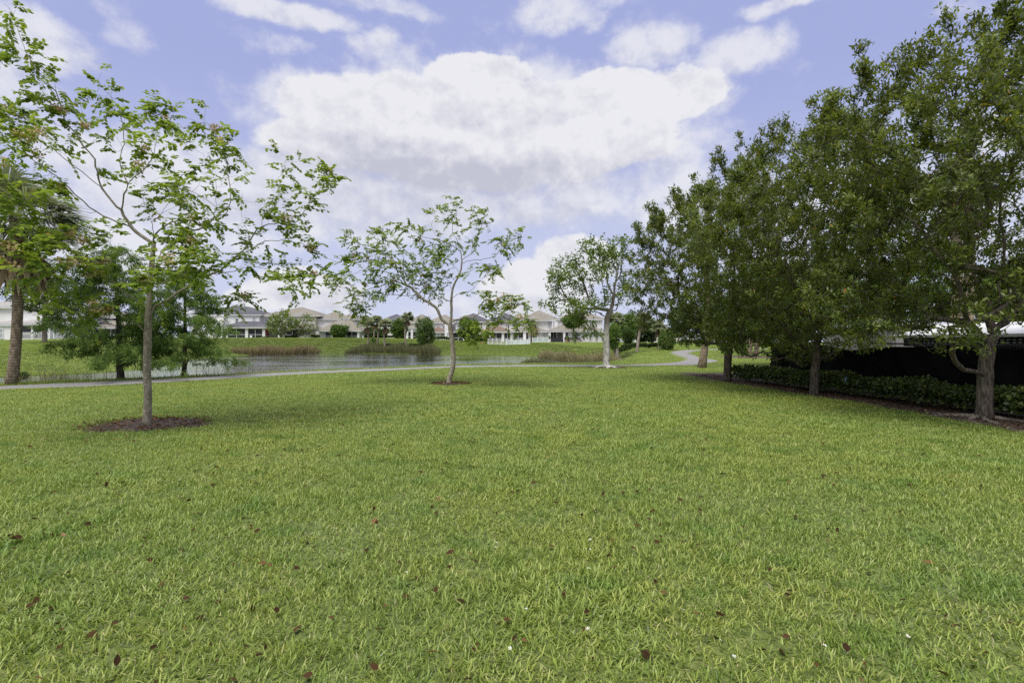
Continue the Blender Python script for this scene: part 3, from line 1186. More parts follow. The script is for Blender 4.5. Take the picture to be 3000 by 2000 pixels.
# centre goldenrain tree
goldenrain('slender young tree with a bent trunk standing alone mid lawn in front of the lake', T2B[1],
           [(1315, 1128), (1316, 1111), (1327, 1073), (1327, 1019), (1321, 973), (1319, 950), (1323, 916), (1322, 885), (1325, 851), (1333, 828), (1348, 797), (1353, 767), (1350, 736)],
           [
    ([(1319, 953), (1294, 935), (1283, 912), (1264, 891), (1248, 881), (1226, 866), (1210, 847), (1187, 834), (1164, 824), (1141, 824), (1115, 839), (1084, 845), (1046, 855), (1007, 843), (965, 841)], 0, -.6, .35),
    ([(1187, 834), (1181, 805), (1179, 786), (1149, 759), (1115, 744), (1076, 728), (1038, 705), (1015, 715)], -.3, .6, .15),
    ([(1164, 824), (1135, 800), (1103, 790), (1065, 790), (1019, 809), (980, 808)], -.3, -1.4, .1),
    ([(1226, 866), (1180, 866), (1134, 862), (1084, 878), (1046, 904), (1008, 905)], -.2, -1.5, .2),
    ([(1115, 839), (1105, 865), (1070, 890), (1060, 915)], -.5, -.9, .1),
    ([(1179, 786), (1180, 744), (1157, 713), (1118, 694), (1105, 690)], -.1, 1.2, .2),
    ([(1149, 759), (1130, 770), (1090, 760), (1050, 770), (1020, 760)], 0, .4, .1),
    ([(1210, 847), (1230, 820), (1225, 790), (1210, 770)], -.2, 1.4, .2),
    ([(1322, 885), (1302, 876), (1283, 866), (1275, 851), (1287, 828), (1275, 797), (1255, 790)], 0, .7, .25),
    ([(1283, 866), (1265, 850), (1245, 835), (1235, 850)], .2, .5, .1),
    ([(1350, 736), (1333, 725), (1310, 711), (1279, 702), (1241, 694), (1210, 675), (1170, 655)], 0, -.6, .2),
    ([(1279, 702), (1264, 660), (1275, 638), (1270, 622)], -.3, -.2, .2),
    ([(1350, 736), (1340, 705), (1325, 680), (1330, 640), (1340, 615), (1322, 592)], 0, .2, .15),
    ([(1353, 767), (1382, 761), (1409, 759), (1440, 755), (1459, 740), (1482, 713), (1525, 694)], 0, .7, .25),
    ([(1353, 760), (1390, 732), (1382, 705), (1409, 671), (1417, 633), (1420, 622)], 0, .3, .2),
    ([(1322, 885), (1327, 870), (1348, 858), (1379, 851), (1401, 828), (1428, 805), (1459, 797)], 0, 1.0, .25),
    ([(1333, 828), (1365, 800), (1400, 785), (1440, 795)], 0, -1.0, .2),
    ([(1325, 851), (1310, 820), (1290, 800), (1280, 770), (1300, 750)], 0, -1.2, .2),
    ([(1321, 945), (1333, 937), (1356, 931), (1382, 929), (1409, 916), (1440, 912), (1467, 897), (1493, 890), (1530, 905)], 0, -1.3, .35),
    ([(1382, 929), (1409, 939), (1455, 947), (1505, 947), (1545, 952)], -.5, -2.0, .25),
    ([(1409, 916), (1420, 890), (1440, 870), (1460, 880)], -.6, -1.0, .2),
    ([(1333, 937), (1342, 948), (1359, 969), (1385, 985), (1420, 970)], -.1, -1.6, .4),
    ([(1440, 912), (1470, 920), (1500, 915), (1530, 925)], -.8, -1.9, .1),
    ([(1348, 797), (1330, 780), (1300, 765), (1270, 740), (1240, 740)], 0, 1.0, .2),
], 0.092, 202, 1.15, 1.15, 22)


def white_tree():
    rng = np.random.default_rng(303)
    d0 = T3B[1]
    tr = trace(d0, [(1776, 1080), (1776, 1060), (1777, 1039), (1776, 1001), (1776, 975), (1778, 948), (1780, 929), (1788, 910), (1794, 894), (1798, 867), (1802, 830), (1810, 800), (1816, 760)], 0, 0)
    base = tr[0]
    root = thing('white_trunk_tree', 'open crowned tree with a pale whitewashed trunk beside the path', 'tree', base)
    sk = Skel((base[0], base[1], base[2] - 0.1))
    sk.poly(tr, start=0, seg=0.15, jit=0.004, rng=rng)
    limbs = [([(1780, 929), (1767, 926), (1757, 917), (1738, 913), (1717, 917), (1705, 930), (1690, 925)], 0, -1.0, .4),
             ([(1788, 910), (1778, 908), (1762, 906), (1730, 904), (1698, 901), (1682, 892), (1660, 873), (1634, 851), (1622, 828)], 0, .6, .4),
             ([(1794, 894), (1784, 892), (1770, 894), (1773, 873), (1767, 846), (1762, 814), (1745, 780)], 0, -.8, .35),
             ([(1762, 906), (1733, 892), (1722, 867), (1709, 830), (1692, 800), (1674, 774), (1650, 790)], .2, .9, .3),
             ([(1765, 996), (1755, 980), (1746, 967), (1730, 959), (1714, 943), (1700, 921), (1668, 905)], 0, -1.4, .35),
             ([(1746, 967), (1735, 975), (1718, 985), (1705, 990)], -.4, -.8, .3),
             ([(1798, 867), (1781, 830), (1778, 800), (1765, 755), (1746, 707)], 0, .6, .35),
             ([(1778, 800), (1760, 770), (1730, 750), (1715, 742)], .3, .9, .2),
             ([(1802, 830), (1816, 808), (1821, 782), (1822, 740), (1818, 712)], 0, 1.0, .3),
             ([(1810, 800), (1795, 770), (1790, 740), (1786, 722)], 0, -.5, .2),
             ([(1788, 910), (1805, 907), (1813, 881), (1824, 854), (1835, 830)], 0, 1.4, .3),
             ([(1682, 892), (1668, 880), (1640, 880), (1615, 900), (1608, 908)], .4, .6, .4),
             ([(1660, 873), (1640, 835), (1632, 815), (1628, 810)], .4, .2, .3),
             ([(1709, 830), (1690, 840), (1670, 830), (1650, 815)], .6, -.4, .2)]
    leafy = []
    for pts, a, b, skip in limbs:
        ids = sk.poly(trace(d0, pts, a, b), seg=0.15, jit=0.012, rng=rng)
        leafy += [(i, k / len(ids)) for k, i in enumerate(ids) if k / len(ids) >= skip]
    P = sk.arr()
    tg = []
    for i, t in leafy:
        for _ in range(rng.poisson(3.1)):
            o = rand_unit(1, rng)[0] * rng.uniform(0.15, 0.85)
            o[2] = o[2] * 0.8 + 0.18
            tg.append(P[i] + o)
    tips = sk.grow(np.array(tg), seg=0.2, rng=rng, up=0.1)
    r = sk.radii(0.19, 0.6, 0.006, 0.55)
    sk.wood('trunk', 'bark_white', root, r, 12, 0.02)
    pts, dv = sk.arr()[tips], tip_dirs(sk, tips)
    m = 19
    n = len(pts) * m
    pp = np.repeat(pts, m, 0) + rng.normal(size=(n, 3)) * 0.11
    dd = norm(np.repeat(dv, m, 0) * 0.5 + rand_unit(n, rng))
    nn = norm(np.array([0, 0, 1.0]) + rng.normal(size=(n, 3)) * 0.5)
    tint = np.clip(np.repeat(rng.normal(0.45, 0.16, len(pts)), m) + rng.normal(0, 0.15, n), 0, 1)
    leaf_object('crown', 'leaf_white', root, pp, dd, nn, rng.uniform(0.12, 0.19, n), rng.uniform(0.065, 0.10, n), tint)
    # surface roots
    mb = MB()
    for k in range(9):
        a = k / 9 * 6.28 + rng.uniform(-.25, .25)
        L = rng.uniform(0.45, 1.1)
        pts = []
        for q in range(6):
            u = q / 5
            aa = a + 0.35 * math.sin(3 * u + k)
            x, y = base[0] + math.cos(aa) * (0.12 + L * u), base[1] + math.sin(aa) * (0.12 + L * u)
            pts.append((x, y, Hs(x, y) + 0.10 * (1 - u) + 0.03))
        mb.tube(pts, np.linspace(0.085, 0.02, 6), 7)
    mb.build('surface_roots', 'bark_white', root, True)


white_tree()


# ------------------------------------------------------------------ dense trees of the right-hand row
def crown_targets(n, c, rad, rng, shell=0.55, lumps=9, lump_r=0.34, cutz=None):
    """random points in a lumpy ellipsoid, thicker towards its surface"""
    c, rad = np.array(c, float), np.array(rad, float)
    L = rand_unit(lumps, rng) * rng.uniform(0.62, 0.86, (lumps, 1))
    out = []
    tot = 0
    while tot < n:
        u = rand_unit(n, rng) * (rng.random((n, 1)) ** (1 / 3))
        r = np.linalg.norm(u, axis=1)
        ok = r < 0.80
        dl = np.min(np.linalg.norm(u[:, None, :] * 1.0 - L[None], axis=2), axis=1)
        ok |= (dl < lump_r)
        ok &= rng.random(n) < (1 - shell) + shell * (r ** 1.5)
        p = c + u[ok] * rad * 1.08
        if cutz is not None:
            p = p[p[:, 2] > cutz]
        out.append(p)
        tot += len(p)
    return np.concatenate(out)[:n]


def rosettes(pts, dv, rng, m, L, W, spread=0.05, tmean=0.45, tvar=0.15, up=0.35, bright=None):
    n = len(pts) * m
    a = rng.uniform(0, 6.28, n)
    d = np.repeat(dv, m, 0)
    ref = norm(np.cross(d, np.array([0.2, 0.1, 1.0])))
    ref2 = np.cross(d, ref)
    ldir = norm(ref * np.cos(a)[:, None] + ref2 * np.sin(a)[:, None] + d * rng.uniform(0.1, 0.9, n)[:, None] + np.array([0, 0, up]))
    pp = np.repeat(pts, m, 0) - d * rng.uniform(0, 0.22, n)[:, None] + rng.normal(size=(n, 3)) * spread
    nn = norm(d * 0.6 + np.array([0, 0, 0.8]) + rng.normal(size=(n, 3)) * 0.35)
    tb = rng.normal(tmean, tvar, len(pts))
    if bright is not None:
        tb = tb + bright
    tint = np.clip(np.repeat(tb, m) + rng.normal(0, 0.13, n), 0, 0.96)
    tint = np.where(rng.random(n) < 0.004, 1.0, tint)
    s = rng.uniform(0.7, 1.25, n)
    return pp, ldir, nn, L * s, W * s, tint


def row_tree(label, base, r0, trunk, limbs, crown, n, seed, m, L, W, peaks=(), cut=0.0, clip=None, floor=None):
    rng = np.random.default_rng(seed)
    root = thing('dense_broadleaf_tree', label, 'tree', base, 'dark green trees along the fence')
    sk = Skel((base[0], base[1], base[2] - 0.1))
    sk.poly(trunk, start=0, seg=0.2, jit=0.006, rng=rng)
    sk.lock = 0
    ntr = len(sk.p)
    for lb in limbs:
        sk.poly(lb, seg=0.25, jit=0.03, rng=rng)
    sk.lock = int(ntr * 0.75)
    c, rad, cz = crown
    tg = crown_targets(n, c, rad, rng, 0.6, 22, 0.32, cz)
    x0, z0, sl = clip

    def under(p):
        if floor is not None:
            lo = np.interp(p[:, 0], floor[0], floor[1])
            if (p[:, 2] < lo).any() and len(p) == 1:
                return np.array([False])
            top = p[:, 2] < z0 + (p[:, 0] - x0) * sl + 0.35 * np.sin(p[:, 0] * 2.3 + p[:, 1] * 1.7)
            return top & (p[:, 2] > lo)
        return p[:, 2] < z0 + (p[:, 0] - x0) * sl + 0.35 * np.sin(p[:, 0] * 2.3 + p[:, 1] * 1.7)
    tg = tg[under(tg)]
    q = tg * 1.9 + seed
    gap = np.sin(q[:, 0]) * np.sin(q[:, 1] * 1.1) + np.sin(q[:, 2] * 1.2 + q[:, 0] * .5) * np.sin(q[:, 1] * .6 + 1)
    tg = tg[(gap > -0.75) | (rng.random(len(tg)) < 0.2)]
    ex = []
    for (x, y, z, h) in peaks:
        k = int(13 * h)
        u = rng.random(k)
        ex.append(np.stack([x + rng.normal(0, 0.26, k) * (1.15 - u), y + rng.normal(0, 0.26, k) * (1.15 - u), z - h + u * h * 1.05], 1))
    for _ in range(44):
        u_ = rand_unit(1, rng)[0]
        u_[2] = abs(u_[2]) * 0.9 + 0.1
        q_ = np.array(c) + norm(u_) * np.array(rad) * rng.uniform(0.86, 1.0)
        if not under(q_[None] - np.array([0, 0, 0.25]))[0]:
            q_[2] = z0 + (q_[0] - x0) * sl + rng.uniform(-0.5, 0.1)
        k = int(rng.integers(7, 16))
        u = rng.random(k)
        hh = rng.uniform(0.45, 1.0)
        ex.append(np.stack([q_[0] + rng.normal(0, 0.10, k) - 0.12 * u * hh, q_[1] + rng.normal(0, 0.10, k), q_[2] + u * hh], 1))
    if ex:
        tg = np.concatenate([tg] + ex)
    tips = sk.grow(tg, seg=0.28, rng=rng, up=0.12)
    r = sk.radii(r0, 0.52, 0.004, 0.4)
    sk.wood('trunk', 'bark_dark', root, r, 12, 0.018, cut)
    pts, dv = sk.arr()[tips], tip_dirs(sk, tips)
    dv = norm(dv + np.array([-0.1, -0.05, 0.35]))
    leaf_object('crown', 'leaf_dark', root, *rosettes(pts, dv, rng, m, L, W, 0.05, 0.45, 0.22))
    return root


TR1, TR2, TR3 = G(2885, 1232), G(2385, 1158), G(2130, 1117)
d = TR1[1]
row_tree('nearest dark green fence row tree with a thick grey forked trunk', TR1, 0.135,
         trace(d, [(2885, 1235), (2886, 1150), (2888, 1085), (2893, 1040), (2896, 1003)], 0, 0),
         [trace(d, [(2896, 1003), (2865, 980), (2835, 938), (2819, 888), (2800, 800), (2790, 700), (2760, 560)], 0, -.6),
          trace(d, [(2896, 1003), (2907, 965), (2907, 926), (2923, 888), (2930, 850), (2940, 740), (2930, 600), (2950, 420)], 0, .3),
          trace(d, [(2905, 970), (2942, 946), (3000, 888), (3080, 800), (3150, 640)], 0, .4),
          trace(d, [(2890, 1090), (2850, 1085), (2816, 1075), (2789, 1034), (2731, 1022), (2690, 1008), (2640, 985)], 0, -1.0),
          trace(d, [(2789, 1034), (2785, 1003), (2773, 907), (2740, 820), (2690, 740)], -.4, -1.2),
          trace(d, [(2907, 926), (2890, 880), (2850, 760), (2830, 620), (2840, 450)], .1, 1.8),
          trace(d, [(2800, 800), (2720, 700), (2640, 600), (2560, 480)], -.4, 0.8)],
         ((TR1[0] - 0.05, TR1[1] + 0.2, 4.45), (3.6, 3.2, 3.7), 1.40), 3500, 401, 27, 0.096, 0.036,
         [(7.25, 10.6, 7.75, 1.5), (8.0, 10.4, 7.5, 1.2), (8.9, 9.8, 7.9, 1.2), (9.6, 10.0, 8.4, 1.6), (9.9, 9.6, 8.1, 1.5), (6.6, 10.6, 6.7, 1.2), (10.4, 10.4, 8.3, 1.2), (9.2, 8.9, 7.0, 1.0)], 0.004, (6.3, 6.2, 0.55), ((5.5, 8.2, 9.0, 11.0, 13.5), (1.35, 1.4, 2.15, 2.3, 1.7)))
d = TR2[1]
row_tree('second dark green tree of the fence row, its slim trunk rising from the hedge', TR2, 0.115,
         trace(d, [(2385, 1160), (2386, 1110), (2390, 1060), (2392, 1020)], 0, 0),
         [trace(d, [(2388, 1050), (2440, 1040), (2490, 1000), (2530, 950), (2570, 880)], 0, -.8),
          trace(d, [(2392, 1020), (2380, 960), (2370, 880), (2350, 740), (2340, 560)], 0, -.4),
          trace(d, [(2392, 1020), (2410, 950), (2440, 850), (2470, 700), (2480, 520)], 0, .6),
          trace(d, [(2390, 1040), (2340, 1000), (2290, 950), (2220, 880), (2160, 780)], 0, -.5),
          trace(d, [(2380, 960), (2400, 900), (2420, 800), (2400, 620)], 0, 1.6),
          trace(d, [(2410, 950), (2470, 880), (2560, 800), (2620, 700)], 0, .3)],
         ((TR2[0] - 0.05, TR2[1], 4.35), (3.7, 3.1, 3.75), 0.95), 2800, 402, 26, 0.102, 0.039,
         [(8.25, 15.5, 8.35, 1.5), (8.9, 15.3, 8.1, 1.2), (9.7, 15.5, 8.7, 1.3), (7.3, 15.5, 7.4, 1.2), (10.4, 15.5, 8.4, 1.2), (6.7, 15.2, 6.6, 1.0)], 0.006, (6.3, 6.2, 0.62))
d = TR3[1]
row_tree('third dark green fence row tree, its dark trunk forking low above open grass', TR3, 0.145,
         trace(d, [(2130, 1120), (2132, 1070), (2135, 1020), (2136, 1000)], 0, 0),
         [trace(d, [(2133, 1035), (2105, 1010), (2085, 985), (2040, 975), (1990, 970), (1930, 950), (1880, 930)], 0, -.4),
          trace(d, [(2135, 1020), (2160, 1008), (2195, 985), (2240, 950), (2290, 900)], 0, .3),
          trace(d, [(2136, 1000), (2120, 950), (2100, 900), (2060, 800), (2020, 680)], 0, .4),
          trace(d, [(2136, 1000), (2140, 920), (2150, 820), (2150, 680), (2150, 540)], 0, -.5),
          trace(d, [(2120, 950), (2040, 900), (1970, 840), (1920, 760)], 0, -.8),
          trace(d, [(2140, 920), (2180, 850), (2230, 740), (2250, 620)], 0, .7),
          trace(d, [(2100, 900), (2110, 840), (2090, 740), (2070, 620)], .2, 1.8)],
         ((TR3[0] - 0.1, TR3[1], 4.75), (3.85, 3.5, 3.9), 1.45), 2700, 403, 26, 0.118, 0.045,
         [(6.6, 20.9, 7.9, 1.7), (9.2, 20.6, 10.0, 1.8), (8.1, 20.6, 8.9, 1.5), (5.7, 20.6, 6.9, 1.2), (7.4, 20.9, 8.4, 1.2), (9.9, 20.9, 9.6, 1.3)], 0.008, (5.0, 5.7, 0.66))


# ------------------------------------------------------------------ bald cypress by the water
def cypress(label, base, h, r, seed, r0=0.14, n=900, z0=0.12, gap=0.0, L=0.16, W=0.030, m=16, name='cypress_tree'):
    rng = np.random.default_rng(seed)
    root = thing(name, label, 'tree', base)
    b = np.array(base, float)
    sk = Skel((b[0], b[1], b[2] - 0.1))
    lean = rng.normal(0, 0.05, 2)
    top = b + np.array([lean[0] * h, lean[1] * h, h])
    sk.poly([b, b * 0.6 + top * 0.4 + np.array([0.04, 0, 0]), top], start=0, seg=0.22, jit=0.01, rng=rng)
    nt = len(sk.p)
    tg, br = [], []
    nb = int(44 * h / 5)
    for k in range(nb):
        u = z0 + (1 - z0) * (k / nb) ** 0.95
        a = k * 2.4 + rng.uniform(-.4, .4)
        reach = r * (1.06 - u) ** 0.75 * rng.uniform(0.45, 1.12)
        p0 = b + (top - b) * u
        pts = [p0]
        for q in (0.35, 0.7, 1.0):
            pts.append(p0 + np.array([math.cos(a) * reach * q, math.sin(a) * reach * q, reach * (0.10 * q - 0.16 * q * q) + 0.1 * q]))
        ids = sk.poly(pts, seg=0.2, jit=0.02, rng=rng)
        br += [(i, j / len(ids), k) for j, i in enumerate(ids) if j / len(ids) > 0.18]
    P = sk.arr()
    bids = np.array([q[2] for q in br])
    wgt = 1.0 / np.bincount(bids)[bids] ** 0.6
    sel = rng.choice(len(br), n, p=wgt / wgt.sum())
    for s_ in sel:
        i, t, _b = br[s_]
        o = rand_unit(1, rng)[0] * rng.uniform(0.08, 0.5)
        o[2] = o[2] * 0.7 - 0.08
        tg.append(P[i] + o)
    tips = sk.grow(np.array(tg), seg=0.2, rng=rng, up=0.0)
    rr = sk.radii(r0, 0.55, 0.004, 0.45)
    sk.wood('trunk', 'bark_cypress', root, rr, 9, 0.02, 0.004)
    pts, dv = sk.arr()[tips], tip_dirs(sk, tips)
    k = len(pts) * m
    d = np.repeat(dv, m, 0)
    pp = np.repeat(pts, m, 0) - d * rng.uniform(0, 0.30, k)[:, None] + rng.normal(size=(k, 3)) * 0.05
    dd = norm(d * 0.6 + rand_unit(k, rng) * 0.8 + np.array([-0.1, 0, -0.45]))
    nn = rand_unit(k, rng) + np.array([0, 0, 0.5])
    tint = np.clip(np.repeat(rng.normal(0.45, 0.17, len(pts)), m) + rng.normal(0, 0.12, k), 0, 1)
    leaf_object('crown', 'leaf_cypress', root, pp, dd, nn, rng.uniform(0.7, 1.3, k) * L, np.full(k, W), tint)
    return root


cypress('feathery cypress with spreading low branches by the footpath, left of the near young tree', GB(353, 21.4), 5.6, 3.8, 501, 0.13, 1500, 0.13, 0, 0.17, 0.026, 20)
cypress('feathery green cypress with a thin dark trunk at the water, beside the near young tree', GB(539, 23.0), 4.9, 3.1, 502, 0.10, 1150, 0.15, 0, 0.17, 0.026, 20)


# ------------------------------------------------------------------ palms
def fan_leaves(c, dirs, rng, rad, nseg=14, droop=0.3, width=0.05, arc=2.4, pet=0.45):
    V, T = [], []
    for dv in dirs:
        dv = norm(dv)
        lat = norm(np.cross(dv, [0, 0, 1.0]) + 1e-6)
        up = np.cross(lat, dv)
        R_ = rad * rng.uniform(0.8, 1.15)
        p0 = c + dv * R_ * pet
        tb = rng.normal(0.45, 0.16)
        for k in range(nseg):
            a = (k / (nseg - 1) - 0.5) * arc
            sd_ = norm(dv * math.cos(a) + lat * math.sin(a) + up * 0.12 * rng.normal())
            ln = R_ * (1 - pet) * (1.05 - 0.25 * abs(a) / arc) * rng.uniform(0.9, 1.1)
            m_ = p0 + sd_ * ln * 0.6 + np.array([0, 0, -droop * ln * 0.18])
            e_ = p0 + sd_ * ln + np.array([0, 0, -droop * ln * 0.75])
            wv = norm(np.cross(sd_, up)) * width * R_
            V.append([p0, m_ - wv, e_, m_ + wv])
            T.append(tb + rng.normal(0, 0.1))
        # stalk
        wv = lat * 0.012 * R_
        V.append([c - wv, p0 - wv, p0 + wv, c + wv])
        T.append(0.4)
    return np.array(V), np.array(T)


def palm(name, label, base, top, r_base, r_top, crown_r, seed, nleaf=38, mat='bark_palm_far', dead=14, nseg=14, group=None, flare=0.0, pw=0.05):
    rng = np.random.default_rng(seed)
    root = thing(name, label, 'palm', base, group)
    b, t = np.array(base, float), np.array(top, float)
    n = 12
    u = np.linspace(0, 1, n)
    pts = b + (t - b) * u[:, None] + np.array([0, 0, -0.15]) * (1 - u)[:, None]
    pts[:, 0] += np.sin(u * 3.1) * 0.04 * (t[2] - b[2]) * rng.normal()
    rr = r_base + (r_top - r_base) * u + flare * np.exp(-u * 9)
    mb = MB()
    mb.tube(pts, rr, 12)
    mb.build('trunk', mat, root, True)
    dirs = rand_unit(nleaf * 3, rng)
    dirs = dirs[dirs[:, 2] > -0.35][:nleaf]
    V, T = fan_leaves(t, dirs, rng, crown_r, nseg, 0.35, pw)
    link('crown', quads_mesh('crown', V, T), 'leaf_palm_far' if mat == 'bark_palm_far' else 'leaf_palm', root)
    if dead:
        a = rng.uniform(0, 6.28, dead)
        dd = np.stack([np.cos(a) * 0.5, np.sin(a) * 0.5, -0.9 - rng.random(dead) * 0.4], 1)
        V, T = fan_leaves(t - np.array([0, 0, 0.08 * crown_r]), dd, rng, crown_r * 0.95, 8, 0.5, 0.06, 1.3, 0.4)
        link('dead_fronds', quads_mesh('dead_fronds', V, T), 'leaf_dead', root)
    return root


b = G(33, 1128)
palm('large_fan_palm', 'big fan palm with a thick ringed trunk at the left edge beside the footpath', b, (PX(40, b[1]), b[1], PZ(640, b[1])), 0.165, 0.142, 2.2, 601, 60, 'bark_palm', 30, 34, None, 0.035, 0.016)

SABALS = [(1075, 1010, 985, 34, 'pale crowned far palm, leftmost in front of the hedge on the reed bank', 112, 960),
          ]


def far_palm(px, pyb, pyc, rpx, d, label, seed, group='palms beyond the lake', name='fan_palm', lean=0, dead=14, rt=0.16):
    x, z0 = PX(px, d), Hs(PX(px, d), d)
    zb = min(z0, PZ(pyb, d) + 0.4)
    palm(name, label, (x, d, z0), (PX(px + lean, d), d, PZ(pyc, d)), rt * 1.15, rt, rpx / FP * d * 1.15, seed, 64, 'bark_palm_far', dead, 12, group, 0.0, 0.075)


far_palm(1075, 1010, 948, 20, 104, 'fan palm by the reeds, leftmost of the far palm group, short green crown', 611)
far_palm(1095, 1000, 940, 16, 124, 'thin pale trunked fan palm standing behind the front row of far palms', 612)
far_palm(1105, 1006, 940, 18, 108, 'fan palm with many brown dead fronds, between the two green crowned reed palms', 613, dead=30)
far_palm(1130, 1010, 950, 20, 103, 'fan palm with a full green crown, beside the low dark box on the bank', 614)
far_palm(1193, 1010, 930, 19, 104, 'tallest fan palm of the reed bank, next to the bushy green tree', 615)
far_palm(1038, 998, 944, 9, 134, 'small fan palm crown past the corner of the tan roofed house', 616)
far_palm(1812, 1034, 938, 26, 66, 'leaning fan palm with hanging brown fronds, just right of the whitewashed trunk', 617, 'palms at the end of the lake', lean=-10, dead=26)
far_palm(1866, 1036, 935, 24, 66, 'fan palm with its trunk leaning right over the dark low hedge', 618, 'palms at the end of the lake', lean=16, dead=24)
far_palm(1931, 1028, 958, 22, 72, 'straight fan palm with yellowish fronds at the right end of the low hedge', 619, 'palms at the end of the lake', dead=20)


def feather_palm(label, px, pyb, pyc, rpx, d, seed):
    rng = np.random.default_rng(seed)
    x = PX(px, d)
    z0 = Hs(x, d)
    root = thing('date_palm', label, 'palm', (x, d, z0))
    t = np.array([x, d, PZ(pyc, d)])
    mb = MB()
    mb.tube([(x + 0.02, d, z0 - .2), (x - 0.03, d, z0 * .5 + t[2] * .5), tuple(t)], [0.26, 0.2, 0.22], 10)
    mb.build('trunk', 'bark_grey', root, True)
    for nm, mat, nf, lo, hi in (('crown', 'leaf_palm', 44, -0.1, 1.0), ('dead_fronds', 'leaf_golden_frond', 30, -1.0, -0.25)):
        V, T = [], []
        R_ = rpx / FP * d
        for k in range(nf):
            a = rng.uniform(0, 6.28) if nm == 'crown' else rng.uniform(-2.2, 1.0)
            e = rng.uniform(lo, hi)
            d0 = norm(np.array([math.cos(a), math.sin(a), e * 1.2]))
            pts = [t + d0 * R_ * s_ + np.array([0, 0, -0.45 * R_ * s_ ** 2.2]) for s_ in np.linspace(0.05, 1, 12)]
            lat = norm(np.cross(d0, [0, 0, 1.0]))
            tb = rng.normal(0.45, 0.15)
            for i in range(11):
                p, q = pts[i], pts[i + 1]
                f = norm(q - p)
                V.append([p - lat * 0.03, q - lat * 0.03, q + lat * 0.03, p + lat * 0.03])
                T.append(tb)
                for sd_ in (-1, 1):
                    for h_ in (0.0, 0.5):
                        bs = p * (1 - h_) + q * h_
                        ld = norm(f * 0.8 + lat * sd_ * 0.8 + np.array([0, 0, -0.15]))
                        ln = R_ * 0.26 * (1 - 0.5 * i / 11)
                        V.append([bs, bs + ld * ln * .5 + f * .035, bs + ld * ln, bs + ld * ln * .5 - f * .035])
                        T.append(tb + rng.normal(0, .1))
        link(nm, quads_mesh(nm, np.array(V), np.array(T)), mat, root)


feather_palm('feather leaved date palm with golden hanging fronds in front of the tan roofed houses', 1557, 1004, 945, 34, 108, 621)


# ------------------------------------------------------------------ ordinary broadleaf trees and shrubs far away
def bush_tree(name, label, cat, base, c, rad, n, seed, mat='leaf_far', bk='bark_grey', L=0.3, W=0.15, m=10, r0=0.15, group=None, trunk=True, tmean=0.45, cutz=None, shell=0.55):
    rng = np.random.default_rng(seed)
    root = thing(name, label, cat, base, group)
    sk = Skel((base[0], base[1], base[2] - 0.15))
    mid = (base[0] * .7 + c[0] * .3, base[1] * .7 + c[1] * .3, max(base[2] + 0.3, c[2] - rad[2] * 0.75))
    ids = sk.poly([base, mid, (c[0], c[1], c[2] - rad[2] * 0.1)], start=0, seg=max(0.15, rad[2] * 0.12), jit=0.02, rng=rng)
    sk.lock = max(1, int(len(ids) * 0.35))
    tg = crown_targets(n, c, rad, rng, shell, 10, 0.36, cutz)
    tips = sk.grow(tg, seg=0.5, rng=rng, up=0.12)
    r = sk.radii(r0, 0.52, 0.012, 0.3)
    sk.wood('trunk', bk, root, r, 8, 0.05, 0.0)
    pts, dv = sk.arr()[tips], tip_dirs(sk, tips)
    leaf_object('crown', mat, root, *rosettes(pts, dv, rng, m, L, W, L * 0.5, tmean, 0.16))
    return root


def far_tree(name, label, px, pyb, d, cpx, cpy, rx, ry, n, seed, **kw):
    x = PX(px, d)
    base = (x, d, Hs(x, d))
    k = d / FP
    return bush_tree(name, label, kw.pop('cat', 'tree'), base, (PX(cpx, d), d, PZ(cpy, d)), (rx * k, rx * k * kw.pop('deep', 0.9), ry * k), n, seed, **kw)


far_tree('lawn_tree', 'small leafy tree before the cream house, left one of the twin', 831, 998, 118, 826, 944, 44, 38, 420, 701, mat='leaf_olive', bk='bark_white', L=0.34, W=0.16, m=9, r0=0.3)
far_tree('lawn_tree', 'thin leaved small tree with bare spreading limbs, right of its twin before the cream house', 872, 995, 120, 892, 950, 42, 36, 240, 702, mat='leaf_olive', bk='bark_grey', L=0.3, W=0.15, m=7, r0=0.28)
far_tree('round_tree', 'clipped round dark green tree in front of the screened porch with the tan roof', 993, 994, 121, 993, 969, 28, 18, 420, 703, mat='leaf_far', L=0.34, W=0.2, m=12, r0=0.22, tmean=0.55)
far_tree('bushy_tree', 'bushy olive green tree on the reed bank, left of the bent young trunk', 1245, 1012, 100, 1245, 972, 30, 46, 620, 704, mat='leaf_far', L=0.30, W=0.13, m=10, r0=0.2, tmean=0.5)
far_tree('leafy_tree', 'bright leafy tree behind the tallest far palm, before a white house', 1178, 996, 122, 1172, 962, 26, 30, 420, 705, mat='leaf_far', L=0.36, W=0.2, m=11, r0=0.2, tmean=0.6)
far_tree('leafy_tree', 'dense green tree hiding a dark porch, right of the bent young trunk', 1364, 1000, 112, 1372, 965, 34, 36, 520, 706, mat='leaf_far', L=0.34, W=0.2, m=11, r0=0.2, tmean=0.55)
far_tree('dark_tree', 'dark shady tree behind the far palms on the left of the group', 1088, 1000, 135, 1090, 978, 34, 20, 420, 707, mat='leaf_far', L=0.36, W=0.2, m=12, r0=0.2, tmean=0.22)
far_tree('dark_tree', 'dark shady tree behind the far palms, beside a white house wall', 1128, 1000, 137, 1128, 980, 22, 18, 300, 708, mat='leaf_far', L=0.36, W=0.2, m=12, r0=0.2, tmean=0.2)
far_tree('patio_tree', 'small flat crowned green tree standing in a stone planter by the patio', 1682, 1005, 108, 1676, 942, 31, 22, 420, 709, mat='leaf_far', L=0.32, W=0.18, m=11, r0=0.2, tmean=0.55)
